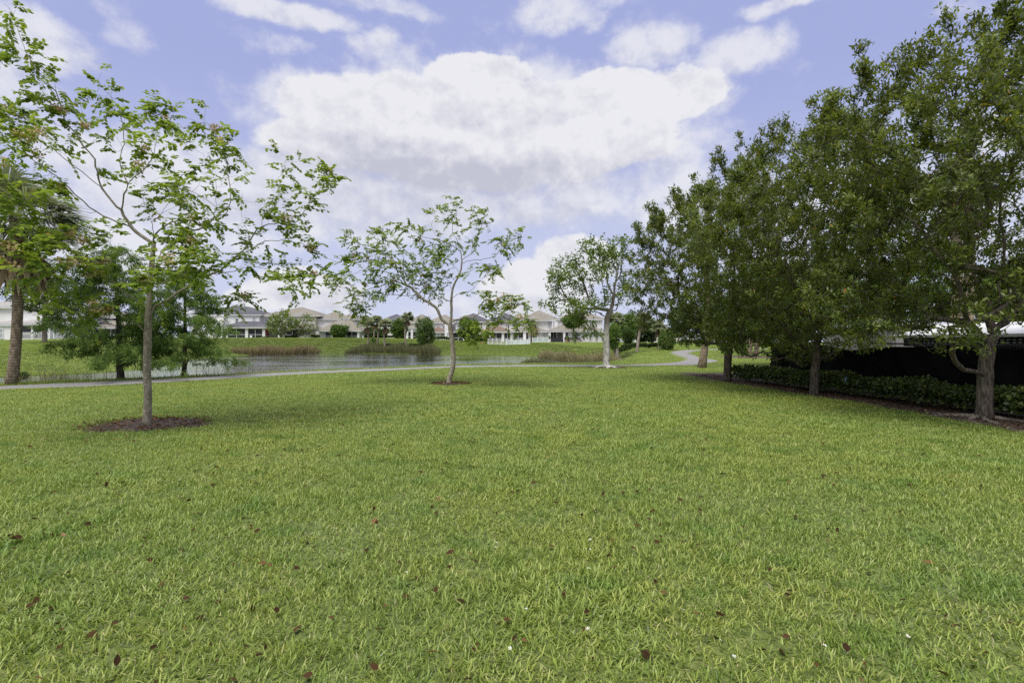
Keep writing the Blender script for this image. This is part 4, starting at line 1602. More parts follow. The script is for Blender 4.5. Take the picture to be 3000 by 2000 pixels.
far_tree('cypress_bush', 'bushy dark green tree close behind the whitewashed trunk', 1802, 1022, 60, 1798, 985, 22, 36, 420, 710, mat='leaf_cypress', L=0.24, W=0.07, m=12, r0=0.12, tmean=0.4)
far_tree('leafy_tree', 'bright green tree behind the leaning palm at the end of the lake', 1845, 1003, 100, 1838, 955, 34, 38, 520, 711, mat='leaf_far', L=0.34, W=0.2, m=11, r0=0.2, tmean=0.72)
far_tree('conifer', 'dark low conifer left of the right leaning palm', 1842, 1004, 92, 1842, 984, 20, 22, 360, 712, mat='leaf_far', L=0.34, W=0.08, m=14, r0=0.12, tmean=0.08)
far_tree('dark_tree', 'dark tree right of the low conifer, its crown over a pale far wall', 1905, 1003, 118, 1890, 958, 42, 40, 620, 713, mat='leaf_far', L=0.36, W=0.2, m=12, r0=0.2, tmean=0.2)
far_tree('shrub', 'tall loose green shrub at the bend of the footpath', 1955, 1026, 70, 1953, 1000, 26, 30, 420, 714, cat='shrub', mat='leaf_far', L=0.22, W=0.1, m=11, r0=0.08, tmean=0.6)
far_tree('dark_tree', 'dark tree far behind the footpath bend, above the parked car', 2010, 1002, 125, 2005, 940, 60, 58, 700, 715, mat='leaf_far', L=0.42, W=0.22, m=12, r0=0.25, tmean=0.25)
far_tree('dark_tree', 'dark tree behind the third fence row tree, beyond the path', 2120, 1004, 110, 2110, 930, 70, 70, 700, 716, mat='leaf_far', L=0.42, W=0.22, m=12, r0=0.25, tmean=0.25)
far_tree('dark_tree', 'dark tree over the pale shed behind the second fence row tree', 2290, 1010, 60, 2280, 900, 100, 100, 900, 717, mat='leaf_far', L=0.3, W=0.16, m=12, r0=0.22, tmean=0.3)
far_tree('dark_tree', 'dark tree behind the fence end, between second and third row trees', 2330, 1012, 33, 2320, 880, 170, 135, 1100, 722, mat='leaf_far', L=0.2, W=0.1, m=12, r0=0.2, tmean=0.3)
far_tree('dark_tree', 'dark low branching tree beyond the mulch bank by the path', 2215, 1004, 84, 2205, 960, 75, 46, 700, 723, mat='leaf_far', L=0.34, W=0.18, m=12, r0=0.25, tmean=0.2)
far_tree('oak_tree', 'dark spreading tree on the far lawn behind the big left palm', 130, 995, 62, 135, 850, 125, 85, 1000, 718, mat='leaf_far', L=0.24, W=0.12, m=12, r0=0.25, tmean=0.22)
far_tree('pale_tree', 'pale sunlit tree behind the white shed, seen past the thick forked trunk', 2960, 1010, 26, 2960, 870, 110, 110, 700, 719, mat='leaf_olive', L=0.2, W=0.09, m=12, r0=0.14, tmean=0.45)
far_tree('pale_tree', 'green tree behind the white shed, left of the thick forked trunk', 2700, 1010, 30, 2690, 840, 130, 130, 800, 720, mat='leaf_far', L=0.2, W=0.1, m=12, r0=0.16, tmean=0.55)
far_tree('pale_tree', 'green tree filling the gap between shed roof and second fence row tree', 2500, 1010, 38, 2490, 850, 110, 120, 800, 721, mat='leaf_far', L=0.22, W=0.1, m=12, r0=0.16, tmean=0.4)
for k, (px, lab) in enumerate([(2785, 'palm trunk behind the white shed, left of the pair'), (2818, 'palm trunk behind the white shed, right of the pair')]):
    dd = 22.0
    x = PX(px, dd)
    palm('fan_palm', lab, (x, dd, Hs(x, dd)), (x + 0.1, dd, PZ(560, dd)), 0.2, 0.19, 1.6, 640 + k, 34, 'bark_palm', 14, 12, 'palms behind the shed')
x = PX(2055, 31.6)
b = G(2055, 1078)
palm('fan_palm', 'straight palm trunk rising into the third fence row tree beside the path', b, (b[0], b[1], PZ(700, b[1])), 0.19, 0.165, 1.5, 645, 30, 'bark_palm', 10, 12, None, 0.10)
for k, (px, dd, lab) in enumerate([(2192, 52, 'short palm trunk in the mulch bank behind the fence end, left one'), (2212, 54, 'short palm trunk in the mulch bank behind the fence end, right one')]):
    x = PX(px, dd)
    palm('fan_palm', lab, (x, dd, Hs(x, dd)), (x, dd, PZ(820, dd)), 0.26, 0.22, 1.6, 650 + k, 30, 'bark_palm', 10, 10, 'palms by the mulch bank')


# ------------------------------------------------------------------ hedges and clipped shrubs
def hedge(name, label, line, w, h, n, seed, mat='leaf_hedge', L=0.07, W=0.045, tmean=0.4, cat='hedge', group=None):
    """leaves through a long rounded body that follows a ground line, on a core of twigs"""
    rng = np.random.default_rng(seed)
    Ln = np.array(line, float)
    seg = np.r_[0, np.cumsum(np.linalg.norm(np.diff(Ln, axis=0), axis=1))]
    u = rng.random(n) * seg[-1]
    cx, cy = np.interp(u, seg, Ln[:, 0]), np.interp(u, seg, Ln[:, 1])
    tx = np.interp(np.clip(u + .05, 0, seg[-1]), seg, Ln[:, 0]) - np.interp(np.clip(u - .05, 0, seg[-1]), seg, Ln[:, 0])
    ty = np.interp(np.clip(u + .05, 0, seg[-1]), seg, Ln[:, 1]) - np.interp(np.clip(u - .05, 0, seg[-1]), seg, Ln[:, 1])
    tl = np.hypot(tx, ty) + 1e-9
    nx, ny = -ty / tl, tx / tl
    a = rng.uniform(-0.3, math.pi + 0.3, n)
    rr = rng.random(n) ** 0.35
    und = 1 + 0.10 * np.sin(u * 2.3 + seed) + 0.07 * np.sin(u * 5.1) + 0.05 * np.sin(u * 11.0)
    off = np.sign(np.cos(a)) * np.abs(np.cos(a)) ** 0.6 * w / 2 * rr * und
    zz = np.maximum(0.02, (np.sign(np.sin(a)) * np.abs(np.sin(a)) ** 0.6 * 0.5 * rr + 0.5) * h * und)
    P = np.stack([cx + nx * off, cy + ny * off, H(cx, cy) + zz], 1)
    out = np.stack([nx * np.sign(off) * 0.7, ny * np.sign(off) * 0.7, np.full(n, 0.5)], 1)
    D = norm(out + rand_unit(n, rng) * 0.9)
    N = norm(out + rand_unit(n, rng) * 0.5)
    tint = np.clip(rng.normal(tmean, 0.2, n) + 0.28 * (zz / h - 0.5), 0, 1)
    x0, y0 = Ln[len(Ln) // 2]
    root = thing(name, label, cat, (x0, y0, Hs(x0, y0)), group)
    s = rng.uniform(0.7, 1.3, n)
    leaf_object('foliage', mat, root, P, D, N, L * s, W * s, tint)
    mb = MB()
    ns = max(4, int(seg[-1] / max(0.12, L * 2.2)))
    for k in range(ns):
        uu = rng.random() * seg[-1]
        x, y = np.interp(uu, seg, Ln[:, 0]), np.interp(uu, seg, Ln[:, 1])
        z = Hs(x, y)
        mb.tube([(x, y, z - .03), (x + rng.normal(0, w * .12), y + rng.normal(0, w * .12), z + h * .5), (x + rng.normal(0, w * .28), y + rng.normal(0, w * .28), z + h * .9)], [h * .016, h * .012, h * .006], 4)
    rp = resample(Ln, 24)
    mb.tube([(p[0], p[1], Hs(p[0], p[1]) + .02) for p in rp], [h * .02] * 24, 4)
    mb.build('stems', 'bark_dark', root)
    return root


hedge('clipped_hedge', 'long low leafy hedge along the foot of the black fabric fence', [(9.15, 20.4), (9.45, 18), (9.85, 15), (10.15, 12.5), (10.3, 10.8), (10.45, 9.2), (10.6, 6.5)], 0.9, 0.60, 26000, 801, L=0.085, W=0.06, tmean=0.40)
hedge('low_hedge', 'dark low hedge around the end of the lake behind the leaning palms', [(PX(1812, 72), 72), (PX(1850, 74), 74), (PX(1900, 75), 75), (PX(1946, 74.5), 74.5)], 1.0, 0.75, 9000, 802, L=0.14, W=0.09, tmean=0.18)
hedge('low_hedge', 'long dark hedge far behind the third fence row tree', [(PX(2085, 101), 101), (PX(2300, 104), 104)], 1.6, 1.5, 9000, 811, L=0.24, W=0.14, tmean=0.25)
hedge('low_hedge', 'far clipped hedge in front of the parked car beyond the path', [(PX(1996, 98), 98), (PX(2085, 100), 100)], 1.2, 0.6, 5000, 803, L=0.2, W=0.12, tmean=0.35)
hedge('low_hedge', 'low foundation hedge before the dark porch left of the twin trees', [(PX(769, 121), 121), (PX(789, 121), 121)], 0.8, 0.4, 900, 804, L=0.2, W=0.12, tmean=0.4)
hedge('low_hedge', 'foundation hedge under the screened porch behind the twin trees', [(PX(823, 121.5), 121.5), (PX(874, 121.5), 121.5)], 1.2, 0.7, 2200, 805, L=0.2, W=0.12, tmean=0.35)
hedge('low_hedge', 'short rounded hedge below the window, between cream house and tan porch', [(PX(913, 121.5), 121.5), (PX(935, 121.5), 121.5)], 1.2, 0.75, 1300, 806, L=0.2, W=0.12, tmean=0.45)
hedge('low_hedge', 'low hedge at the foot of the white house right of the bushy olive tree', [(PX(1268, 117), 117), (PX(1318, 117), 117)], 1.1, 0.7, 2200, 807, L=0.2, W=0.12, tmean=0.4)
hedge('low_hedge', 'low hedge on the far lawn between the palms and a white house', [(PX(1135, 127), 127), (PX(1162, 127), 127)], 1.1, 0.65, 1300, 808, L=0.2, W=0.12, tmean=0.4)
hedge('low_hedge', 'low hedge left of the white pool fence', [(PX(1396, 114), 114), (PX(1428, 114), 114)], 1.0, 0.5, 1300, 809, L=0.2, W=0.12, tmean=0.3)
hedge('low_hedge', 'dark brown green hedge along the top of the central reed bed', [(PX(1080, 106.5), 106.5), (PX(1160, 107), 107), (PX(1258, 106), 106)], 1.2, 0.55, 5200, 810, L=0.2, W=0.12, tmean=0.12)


def shrub(label, px, d, w, h, seed, mat='leaf_far', tmean=0.4, L=0.2, n=700, name='shrub', y0=None):
    x = PX(px, d)
    return hedge(name, label, [(x - w * .2, d), (x + w * .2, d)], w, h, n, seed, mat, L, L * .55, tmean, 'shrub')


shrub('round clipped shrub by the wall, left of the white pool fence', 1405, 113, 2.0, 1.5, 821, tmean=0.25, n=1100)
shrub('dark shrub hugging the porch corner beside the white pool fence', 1428, 113.5, 1.4, 1.9, 822, tmean=0.2, n=1000)
shrub('reddish leaved shrub at the corner of the dark roofed house', 783, 121, 1.0, 2.2, 823, 'leaf_red', 0.4, n=500)
shrub('small dark clipped shrub at the water edge between the two cypresses', 490, G(490, 1105)[1] + .4, 0.45, 0.42, 824, tmean=0.05, L=0.06, n=1300)
shrub('small dark green plant at the foot of the big left palm', 62, G(62, 1122)[1], 0.7, 0.6, 825, tmean=0.2, L=0.12, n=420)
shrub('loose young shrub on the far lawn between two palm trunks', 1094, 108, 2.2, 2.0, 826, tmean=0.6, n=420)
shrub('spiky green tuft on the mulch bank behind the fence end', 2172, 48, 1.3, 1.5, 827, tmean=0.5, L=0.35, n=420)
shrub('dark green iris like tuft at the water edge right of the thin cypress', 592, G(592, 1098)[1] + .5, 1.0, 0.5, 828, tmean=0.25, L=0.22, n=420)
for k, (px, lab) in enumerate([(1730, 'climbing plant on the white wall, left one'), (1748, 'climbing plant on the white wall, middle one'), (1765, 'climbing plant on the white wall by the whitewashed trunk')]):
    shrub(lab, px, 110.5, 0.9, 1.7, 830 + k, tmean=0.35, n=170)


# ------------------------------------------------------------------ reeds
def reeds(name, label, line, depth, h, n, seed, mat, lean=0.2, wid=0.02, zoff=0.0):
    rng = np.random.default_rng(seed)
    Ln = np.array(line, float)
    seg = np.r_[0, np.cumsum(np.linalg.norm(np.diff(Ln, axis=0), axis=1))]
    u = rng.random(n) * seg[-1]
    e = np.minimum(u, seg[-1] - u) / seg[-1]
    x = np.interp(u, seg, Ln[:, 0]) + rng.normal(0, 0.15, n)
    y = np.interp(u, seg, Ln[:, 1]) + rng.random(n) * depth
    z = np.maximum(H(x, y), WATER_Z) - 0.05
    hh = h * rng.uniform(0.55, 1.1, n) * np.clip(0.55 + e * 5, 0, 1) * (0.85 + 0.15 * np.sin(u * 0.9 + seed))
    a = rng.uniform(0, 6.28, n)
    P = np.stack([x, y, z], 1)
    ln = np.stack([rng.normal(-0.06, lean, n), rng.normal(0, lean, n), np.ones(n)], 1)
    M = P + ln * (hh * 0.55)[:, None]
    T = P + (ln * hh[:, None]) + np.stack([rng.normal(0, lean * .8, n) * hh, rng.normal(0, lean * .8, n) * hh, -0.05 * hh], 1)
    wv = np.stack([np.cos(a), np.sin(a) * 0.4, np.zeros(n)], 1) * (wid * rng.uniform(0.6, 1.3, n))[:, None]
    V = np.concatenate([np.stack([P - wv, P + wv, M + wv * .8, M - wv * .8], 1), np.stack([M - wv * .8, M + wv * .8, T + wv * .12, T - wv * .12], 1)], 0)
    tint = np.clip(rng.normal(0.45, 0.2, n), 0, 1)
    o = link(name, quads_mesh(name, V, np.concatenate([tint, np.clip(tint + .1, 0, 1)])), mat)
    return tag(o, label, 'reeds', None, 'stuff')


def W2(px, d):
    return (PX(px, d), d)


reeds('reeds', 'brown reed bed on the far left shore of the lake', [W2(670, 87), W2(760, 91), W2(850, 95), W2(920, 99)], 4.0, 1.9, 5200, 901, 'reed_brown', 0.16, 0.035)
reeds('reeds', 'dark green reed bed in front of the palms in the middle of the far shore', [W2(1010, 101.5), W2(1080, 101), W2(1180, 98), W2(1285, 93.5)], 4.0, 2.0, 8500, 902, 'reed_green', 0.11, 0.035)
reeds('reeds', 'pale dry reeds at the right end of the lake around the whitewashed trunk', [W2(1585, 72), W2(1650, 63), W2(1720, 58), W2(1845, 53)], 5.0, 1.35, 6500, 903, 'reed_pale', 0.22, 0.022)
reeds('reeds', 'short green reeds fringing the right tip of the lake', [W2(1530, 52), W2(1600, 49), W2(1700, 45), W2(1800, 44)], 3.5, 0.8, 3200, 904, 'reed_green', 0.18, 0.016)


def near_reeds():
    line = [(PATH_A[i][0], PATH_A[i][1]) for i in range(len(PATH_A)) if -19 < PATH_A[i][0] < -9.5 and PATH_A[i][1] < 29]
    L2 = [(x - 1.0 * 0.55, y + 1.75) for x, y in line]
    reeds('reeds', 'thin scattered rushes along the near bank between the footpath and the lake', L2, 1.5, 1.05, 2100, 905, 'reed_brown', 0.15, 0.009)


near_reeds()


# ------------------------------------------------------------------ houses
def house(label, d0, roofm, walls, roofs, screens=(), cols=(), windows=(), doors=(), wallm='stucco', balus=()):
    cx = sum((w[0] + w[1]) / 2 for w in walls) / len(walls)
    x, z = PX(cx, d0), None
    z = Hs(x, d0)
    root = thing('house', label, 'house', (x, d0, z), 'houses across the lake')
    mb = MB()
    for (a, b, y0, y1, pt) in walls:
        d = d0 + y0
        mb.box(PX(a, d), PX(b, d), d, d0 + y1, z - 1.2, PZ(pt, d))
    mb.build('wall', wallm, root)
    for (a, b, y0, y1, pe, pa, *mm) in roofs:
        d = d0 + y0
        ze = PZ(pe, d)
        x0, x1 = PX(a, d), PX(b, d)
        ya, yb = d, d0 + y1
        w_, dp = x1 - x0, yb - ya
        dm = d + (dp / 2 if w_ >= dp else w_ / 2)
        rb = MB()
        rb.hip(x0, x1, ya, yb, ze + 0.02, PZ(pa, dm))
        ro = rb.build('roof', mm[0] if mm else roofm, root)
        fb = MB()
        fb.box(x0 + 0.05, x1 - 0.05, ya + 0.05, yb - 0.05, ze - 0.24, ze + 0.012)
        fb.build('fascia', 'white_trim', ro)
    for (a, b, pt, pb, dy, nb) in screens:
        d = d0 + dy
        x0, x1, z0, z1 = PX(a, d), PX(b, d), PZ(pb, d), PZ(pt, d)
        sb = MB()
        sb.box(x0, x1, d, d + 0.03, z0, z1)
        so = sb.build('porch_screen', 'screen', root)
        fb = MB()
        for k in range(nb + 1):
            xx = x0 + (x1 - x0) * k / nb
            fb.box(xx - 0.05, xx + 0.05, d - 0.05, d - 0.004, z0, z1)
        fb.box(x0, x1, d - 0.046, d - 0.008, z0 + (z1 - z0) * 0.33, z0 + (z1 - z0) * 0.33 + 0.09)
        fb.box(x0, x1, d - 0.046, d - 0.008, z0 - 0.1, z0)
        fb.box(x0, x1, d - 0.046, d - 0.008, z1, z1 + 0.1)
        fb.build('frame', 'white_trim', so)
    for (a, b, dy, pt) in cols:
        d = d0 + dy
        cb = MB()
        cb.box(PX(a, d), PX(b, d), d - 0.12, d + 0.35, z - .5, PZ(pt, d))
        cb.box(PX(a, d) - 0.05, PX(b, d) + 0.05, d - 0.17, d + 0.37, PZ(pt, d) - 0.25, PZ(pt, d) - 0.1)
        cb.build('column', 'stucco', root)
    for (a, b, pt, pb, dy, nx, *mm) in windows:
        d = d0 + dy
        x0, x1, z0, z1 = PX(a, d), PX(b, d), PZ(pb, d), PZ(pt, d)
        wb = MB()
        t_ = 0.09
        wb.box(x0 - t_, x1 + t_, d - 0.07, d + 0.03, z1, z1 + t_)
        wb.box(x0 - t_, x1 + t_, d - 0.10, d + 0.03, z0 - t_, z0)
        wb.box(x0 - t_, x0, d - 0.07, d + 0.03, z0, z1)
        wb.box(x1, x1 + t_, d - 0.07, d + 0.03, z0, z1)
        for k in range(1, nx):
            xx = x0 + (x1 - x0) * k / nx
            wb.box(xx - 0.06, xx + 0.06, d - 0.06, d + 0.03, z0, z1)
        zz = (z0 + z1) / 2
        wb.box(x0, x1, d - 0.055, d + 0.03, zz - 0.05, zz + 0.05)
        wo = wb.build('window', 'white_trim', root)
        pb_ = MB()
        pb_.box(x0 + .002, x1 - .002, d - 0.02, d - 0.002, z0 + .002, z1 - .002)
        pb_.build('pane', mm[0] if mm else 'pane', wo)
    for (a, b, pt, pb, dy, mat) in doors:
        d = d0 + dy
        db = MB()
        db.box(PX(a, d), PX(b, d), d - 0.03, d - 0.003, PZ(pb, d), PZ(pt, d))
        do = db.build('door', mat, root)
        fb = MB()
        x0, x1, z0, z1 = PX(a, d), PX(b, d), PZ(pb, d), PZ(pt, d)
        fb.box(x0 - 0.1, x0, d - 0.06, d - 0.004, z0, z1 + 0.1)
        fb.box(x1, x1 + 0.1, d - 0.06, d - 0.004, z0, z1 + 0.1)
        fb.box(x0, x1, d - 0.06, d - 0.004, z1, z1 + 0.1)
        fb.build('frame', 'white_trim', do)
    return root


house('white house with pale grey roof and railed porch beside the big left palm', 80, 'roof_pale',
      [(-40, 150, 0.5, 9, 952), (-60, 148, 4, 14, 900)],
      [(38, 150, 0, 8, 947, 928), (-70, 152, 3.4, 14.6, 898, 862), (-60, 36, 0.2, 6, 950, 938)],
      [(49, 93, 955, 992, .35, 1), (98, 143, 955, 992, .35, 1)],
      [(44, 49, 0.2, 952), (93, 98, 0.25, 952), (143, 148, 0.2, 952)], [(0, 9, 964, 990, .49, 1, 'blind')])
house('low white house with a tan tile roof half hidden by the left cypress', 92, 'roof_tan',
      [(150, 360, 0.4, 10, 962), (160, 330, 4, 13, 930)],
      [(150, 366, 0, 10.4, 958, 930), (150, 345, 3.5, 13.5, 928, 906)],
      [(300, 350, 964, 990, .35, 2)], [(350, 357, 0.3, 960)], [(240, 262, 968, 985, .39, 2)])
house('two storey white house with dark grey roofs and screened porch left of the cream house', 122, 'roof_grey',
      [(575, 760, 4, 16, 924), (560, 655, 2.5, 10, 930), (655, 775, 2.6, 6, 962)],
      [(548, 766, 3.5, 16.5, 921, 898), (648, 785, -0.6, 5.5, 958, 941, 'roof_grey')],
      [(668, 719, 963, 989, .2, 2), (727, 769, 963, 989, .2, 2)],
      [(660, 668, 0, 960), (719, 727, 0, 960), (769, 777, 0, 960)],
      [(740, 748, 930, 946, 3.99, 1, 'blind'), (621, 629, 927, 944, 2.49, 2, 'blind'), (690, 698, 934, 947, 3.99, 1), (780, 787, 966, 984, 4.2, 1)])
house('cream two storey house with a pale tan roof behind the twin lawn trees', 124, 'roof_tan',
      [(764, 925, 3, 16, 928), (815, 926, 0.3, 6, 966)],
      [(757, 938, 2.5, 17, 924, 900, 'roof_tan'), (812, 932, -0.5, 6, 962, 950)],
      [(821, 874, 966, 990, .2, 3)], [(874, 880, 0.1, 964), (815, 821, .1, 964)],
      [(777, 786, 934, 950, 2.99, 1), (884, 910, 967, 981, .29, 3), (850, 858, 936, 950, 2.99, 1)], (), 'stucco_warm')
house('white house with golden tan roofs and wide screened porch behind the round clipped tree', 123, 'roof_tan',
      [(927, 1008, 5, 15, 938), (1006, 1032, 6, 15, 938), (925, 953, 0.6, 5, 970), (953, 1052, 3, 6, 972)],
      [(916, 1012, 4.4, 15.5, 934, 913), (985, 1040, 5.2, 15.6, 934, 921), (928, 1059, -0.5, 7, 968, 938)],
      [(953, 970, 970, 993, .3, 1), (976, 1010, 970, 993, .3, 2), (1015, 1047, 970, 993, .3, 2)],
      [(970, 976, 0.1, 969), (1010, 1015, 0.1, 969), (1047, 1053, 0.1, 969)],
      [(914, 920, 940, 952, 4.99, 1)])
house('far white house with a purple grey hip roof peeking over the palms', 165, 'roof_grey',
      [(1040, 1070, 0, 10, 940), (1105, 1190, 2, 14, 944)],
      [(1100, 1200, 1.4, 14.5, 942, 920), (1030, 1075, -.4, 10.5, 938, 926)],
      (), (), [(1045, 1050, 948, 962, -.01, 1), (1120, 1128, 955, 968, 1.99, 1)])
house('white house with dark screened bays behind the tallest far palm', 130, 'roof_tan',
      [(1135, 1262, 0.5, 8, 962), (1200, 1262, 3, 13, 946)],
      [(1130, 1265, 0, 8.5, 960, 946), (1192, 1262, 2.5, 13.5, 944, 920)],
      [(1180, 1190, 972, 993, .46, 1), (1196, 1204, 972, 993, .46, 1), (1210, 1222, 972, 993, .46, 1)],
      [(1190, 1196, 0.3, 964), (1204, 1210, 0.3, 964)], [(1150, 1156, 972, 982, .49, 1)])
house('white house with a small red brown porch roof, just left of the bent young trunk', 119, 'roof_tan',
      [(1256, 1338, 4, 15, 946), (1262, 1303, 1.8, 5, 975), (1303, 1325, 1.0, 5, 950)],
      [(1248, 1345, 3.4, 15.6, 943, 921), (1256, 1305, 1.2, 5, 972, 956, 'roof_brown')],
      (), (), [(1297, 1302, 955, 962, 3.99, 1), (1281, 1286, 975, 986, 1.79, 1, 'blind'), (1309, 1315, 975, 986, .99, 1, 'blind')],
      [(1292, 1302, 975, 991, 1.78, 'recess_grey')])  # flat grey panel put in for the open recess, built with the door parts
house('white house with dark grey roofs and dark screened porch behind the bent young trunk', 117, 'roof_grey',
      [(1335, 1430, 4, 15, 945), (1326, 1395, 2.5, 6, 975), (1395, 1425, 1.5, 6, 972)],
      [(1325, 1440, 3.4, 15.6, 941, 917), (1320, 1398, -.4, 5, 971, 957)],
      [(1328, 1357, 974, 998, .2, 2), (1362, 1376, 974, 998, .2, 1)],
      [(1323, 1328, 0, 972), (1357, 1362, 0, 972), (1376, 1381, 0, 972)],
      [(1408, 1413, 947, 962, 3.99, 1), (1425, 1429, 946, 960, 3.99, 1), (1418, 1426, 982, 990, 1.49, 1)])
house('white house with a brown tiled porch roof behind the white pool fence', 114, 'roof_brown',
      [(1428, 1530, 4, 15, 944), (1433, 1500, 2.2, 5, 974)],
      [(1424, 1540, 3.4, 15.6, 940, 918, 'roof_grey'), (1404, 1502, -.5, 6, 971, 953)],
      [(1437, 1470, 975, 1000, .2, 2), (1477, 1496, 975, 1000, .2, 2)],
      [(1432, 1437, 0, 973), (1470, 1477, 0, 973), (1496, 1502, 0.05, 973)], [(1457, 1463, 944, 947.5, 3.99, 1)])
house('white two storey house with pinkish tan tile roofs behind the feather palm', 113, 'roof_tan',
      [(1525, 1636, 4, 15, 941), (1545, 1606, 0.6, 5, 974), (1503, 1545, 2.8, 5, 974), (1618, 1634, 2.8, 5, 942)],
      [(1520, 1645, 3.2, 15.6, 937, 908), (1500, 1608, -.3, 6, 970, 954)],
      [(1503, 1533, 974, 1000, .3, 2)],
      [(1533, 1541, 0.05, 972)],
      [(1560, 1573, 975, 990, .59, 2), (1590, 1597, 975, 987, .59, 1, 'blind'), (1606, 1613.5, 943, 959, 3.99, 1, 'blind'), (1620, 1624.5, 943, 959, 2.79, 1, 'blind')],
      [(1541.5, 1548, 974, 998, .58, 'door_dark')])
house('white house with a tan roof and open grey patio behind the whitewashed trunk', 112, 'roof_tan',
      [(1634, 1765, 4.2, 16, 938), (1655, 1768, 0.5, 6, 974), (1607, 1656, 3, 6, 974)],
      [(1630, 1775, 3.6, 16.6, 934, 906), (1603, 1775, -.3, 7, 969, 950)],
      [(1613, 1630, 974, 1000, 2.95, 2)],
      [(1607, 1613, 0.0, 971), (1650, 1656, 0.0, 971)],
      [(1676, 1693, 974, 990, .49, 2), (1690, 1702, 944, 958, 4.19, 2)],
      [(1657.5, 1664, 974, 999, .48, 'door_dark'), (1632, 1648, 975, 1000, 2.97, 'recess_grey')])  # the grey one is a panel put in for the open patio's interior, no door


# white railings and pool fence
def picket_fence(name, label, a, b, h, step, post_every, mat='white_trim', group=None, glass=False):
    a, b = Vector(a), Vector(b)
    root = thing(name, label, 'fence', (a + b) / 2, group)
    L = (b - a).length
    u = (b - a) / L
    n = max(1, int(round(L / post_every)))

    def zat(p):
        return Hs(p.x, p.y)
    for k in range(n + 1):
        p = a + u * (L * k / n)
        mb = MB()
        z = zat(p)
        mb.box(p.x - .065, p.x + .065, p.y - .065, p.y + .065, z - .3, z + h + .06)
        mb.box(p.x - .09, p.x + .09, p.y - .09, p.y + .09, z + h + .062, z + h + .12, 0.03)
        mb.build('post', mat, root)
    rb, pk = MB(), MB()
    for k in range(n):
        p, q = a + u * (L * k / n), a + u * (L * (k + 1) / n)
        zp, zq = zat(p), zat(q)
        for hh in ((0.10, h - 0.06)):
            rb.tube([(p.x, p.y, zp + hh), (q.x, q.y, zq + hh)], [0.045, 0.045], 4)
        if glass:
            pk.add([(p.x, p.y - .01, zp + .12), (q.x, q.y - .01, zq + .12), (q.x, q.y - .01, zq + h - .1), (p.x, p.y - .01, zp + h - .1),
                    (p.x, p.y + .01, zp + .12), (q.x, q.y + .01, zq + .12), (q.x, q.y + .01, zq + h - .1), (p.x, p.y + .01, zp + h - .1)],
                   [(0, 1, 2, 3), (7, 6, 5, 4), (0, 4, 5, 1), (3, 2, 6, 7)])
        else:
            m = max(2, int((q - p).length / step))
            for j in range(1, m):
                s = p + (q - p) * (j / m)
                zs = zat(s)
                pk.box(s.x - .03, s.x + .03, s.y - .012, s.y + .012, zs + .1, zs + h - .06)
    rb.build('rails', mat, root)
    pk.build('glass_panels' if glass else 'pickets', 'glass_panel' if glass else mat, root)


d = 80 - 0.4
picket_fence('railing', 'white picket railing under the porch beside the big left palm', (PX(46, d), d, 0), (PX(146, d), d, 0), 1.2, 0.16, 2.6)
picket_fence('railing', 'white picket railing running right from the porch behind the left cypress', (PX(158, d), d, 0), (PX(222, d + 2), d + 2, 0), 1.25, 0.16, 2.4)
picket_fence('pool_fence', 'white picket side of the pool fence before the brown porch roof', (PX(1430, 106), 106, 0), (PX(1483, 104), 104, 0), 1.05, 0.22, 0.95)
picket_fence('pool_fence', 'glass panelled front of the white pool fence', (PX(1484, 103.9), 103.9, 0), (PX(1552, 103), 103, 0), 1.05, 0.2, 0.97, 'white_trim', None, True)
picket_fence('pool_fence', 'pale fence section right of the feather palm trunk', (PX(1560, 106), 106, 0), (PX(1606, 107), 107, 0), 1.05, 0.3, 1.1, 'white_trim', None, True)


def single(name, label, cat, mb, mat, base, group=None):
    o = mb.build(name, mat)
    rebase(o, base)
    return tag(o, label, cat, group)


def slab(name, px0, px1, d0, d1, z, mat):
    mb = MB()
    mb.box(PX(px0, d0), PX(px1, d0), d0, d1, z - .4, z)
    return struct(mb.build(name, mat))


slab('patio_terrace', 1604, 1768, 107.5, 111.4, Hs(PX(1680, 109), 109) + 0.12, 'paving')
slab('pool_terrace', 1500, 1600, 107.2, 112.4, Hs(PX(1550, 109), 109) + 0.1, 'paving')


# patio furniture
def outdoor_sofa(label, px, d, w):
    x = PX(px, d)
    z = Hs(x, d) + 0.12
    root = thing('outdoor_sofa', label, 'sofa', (x, d, z))
    mb = MB()
    mb.box(x - w / 2, x + w / 2, d, d + .8, z + .05, z + .32)
    mb.build('base', 'black_metal', root)
    mb = MB()
    mb.box(x - w / 2 + .16, x + w / 2 - .16, d + .02, d + .62, z + .322, z + .46, .02)
    mb.build('seat', 'black_cushion', root)
    mb = MB()
    mb.box(x - w / 2, x + w / 2, d + .64, d + .82, z + .322, z + .9, .03)
    mb.build('backrest', 'black_cushion', root)
    for s in (-1, 1):
        mb = MB()
        mb.box(x + s * (w / 2 - .08) - .075, x + s * (w / 2 - .08) + .075, d, d + .63, z + .322, z + .62, .01)
        mb.build('armrest', 'black_metal', root)


outdoor_sofa('black outdoor sofa on the patio left of the square column', 1632, 108.3, 2.6)
outdoor_sofa('long low black bench seat on the patio beside the stone planter', 1684, 108.6, 2.6)


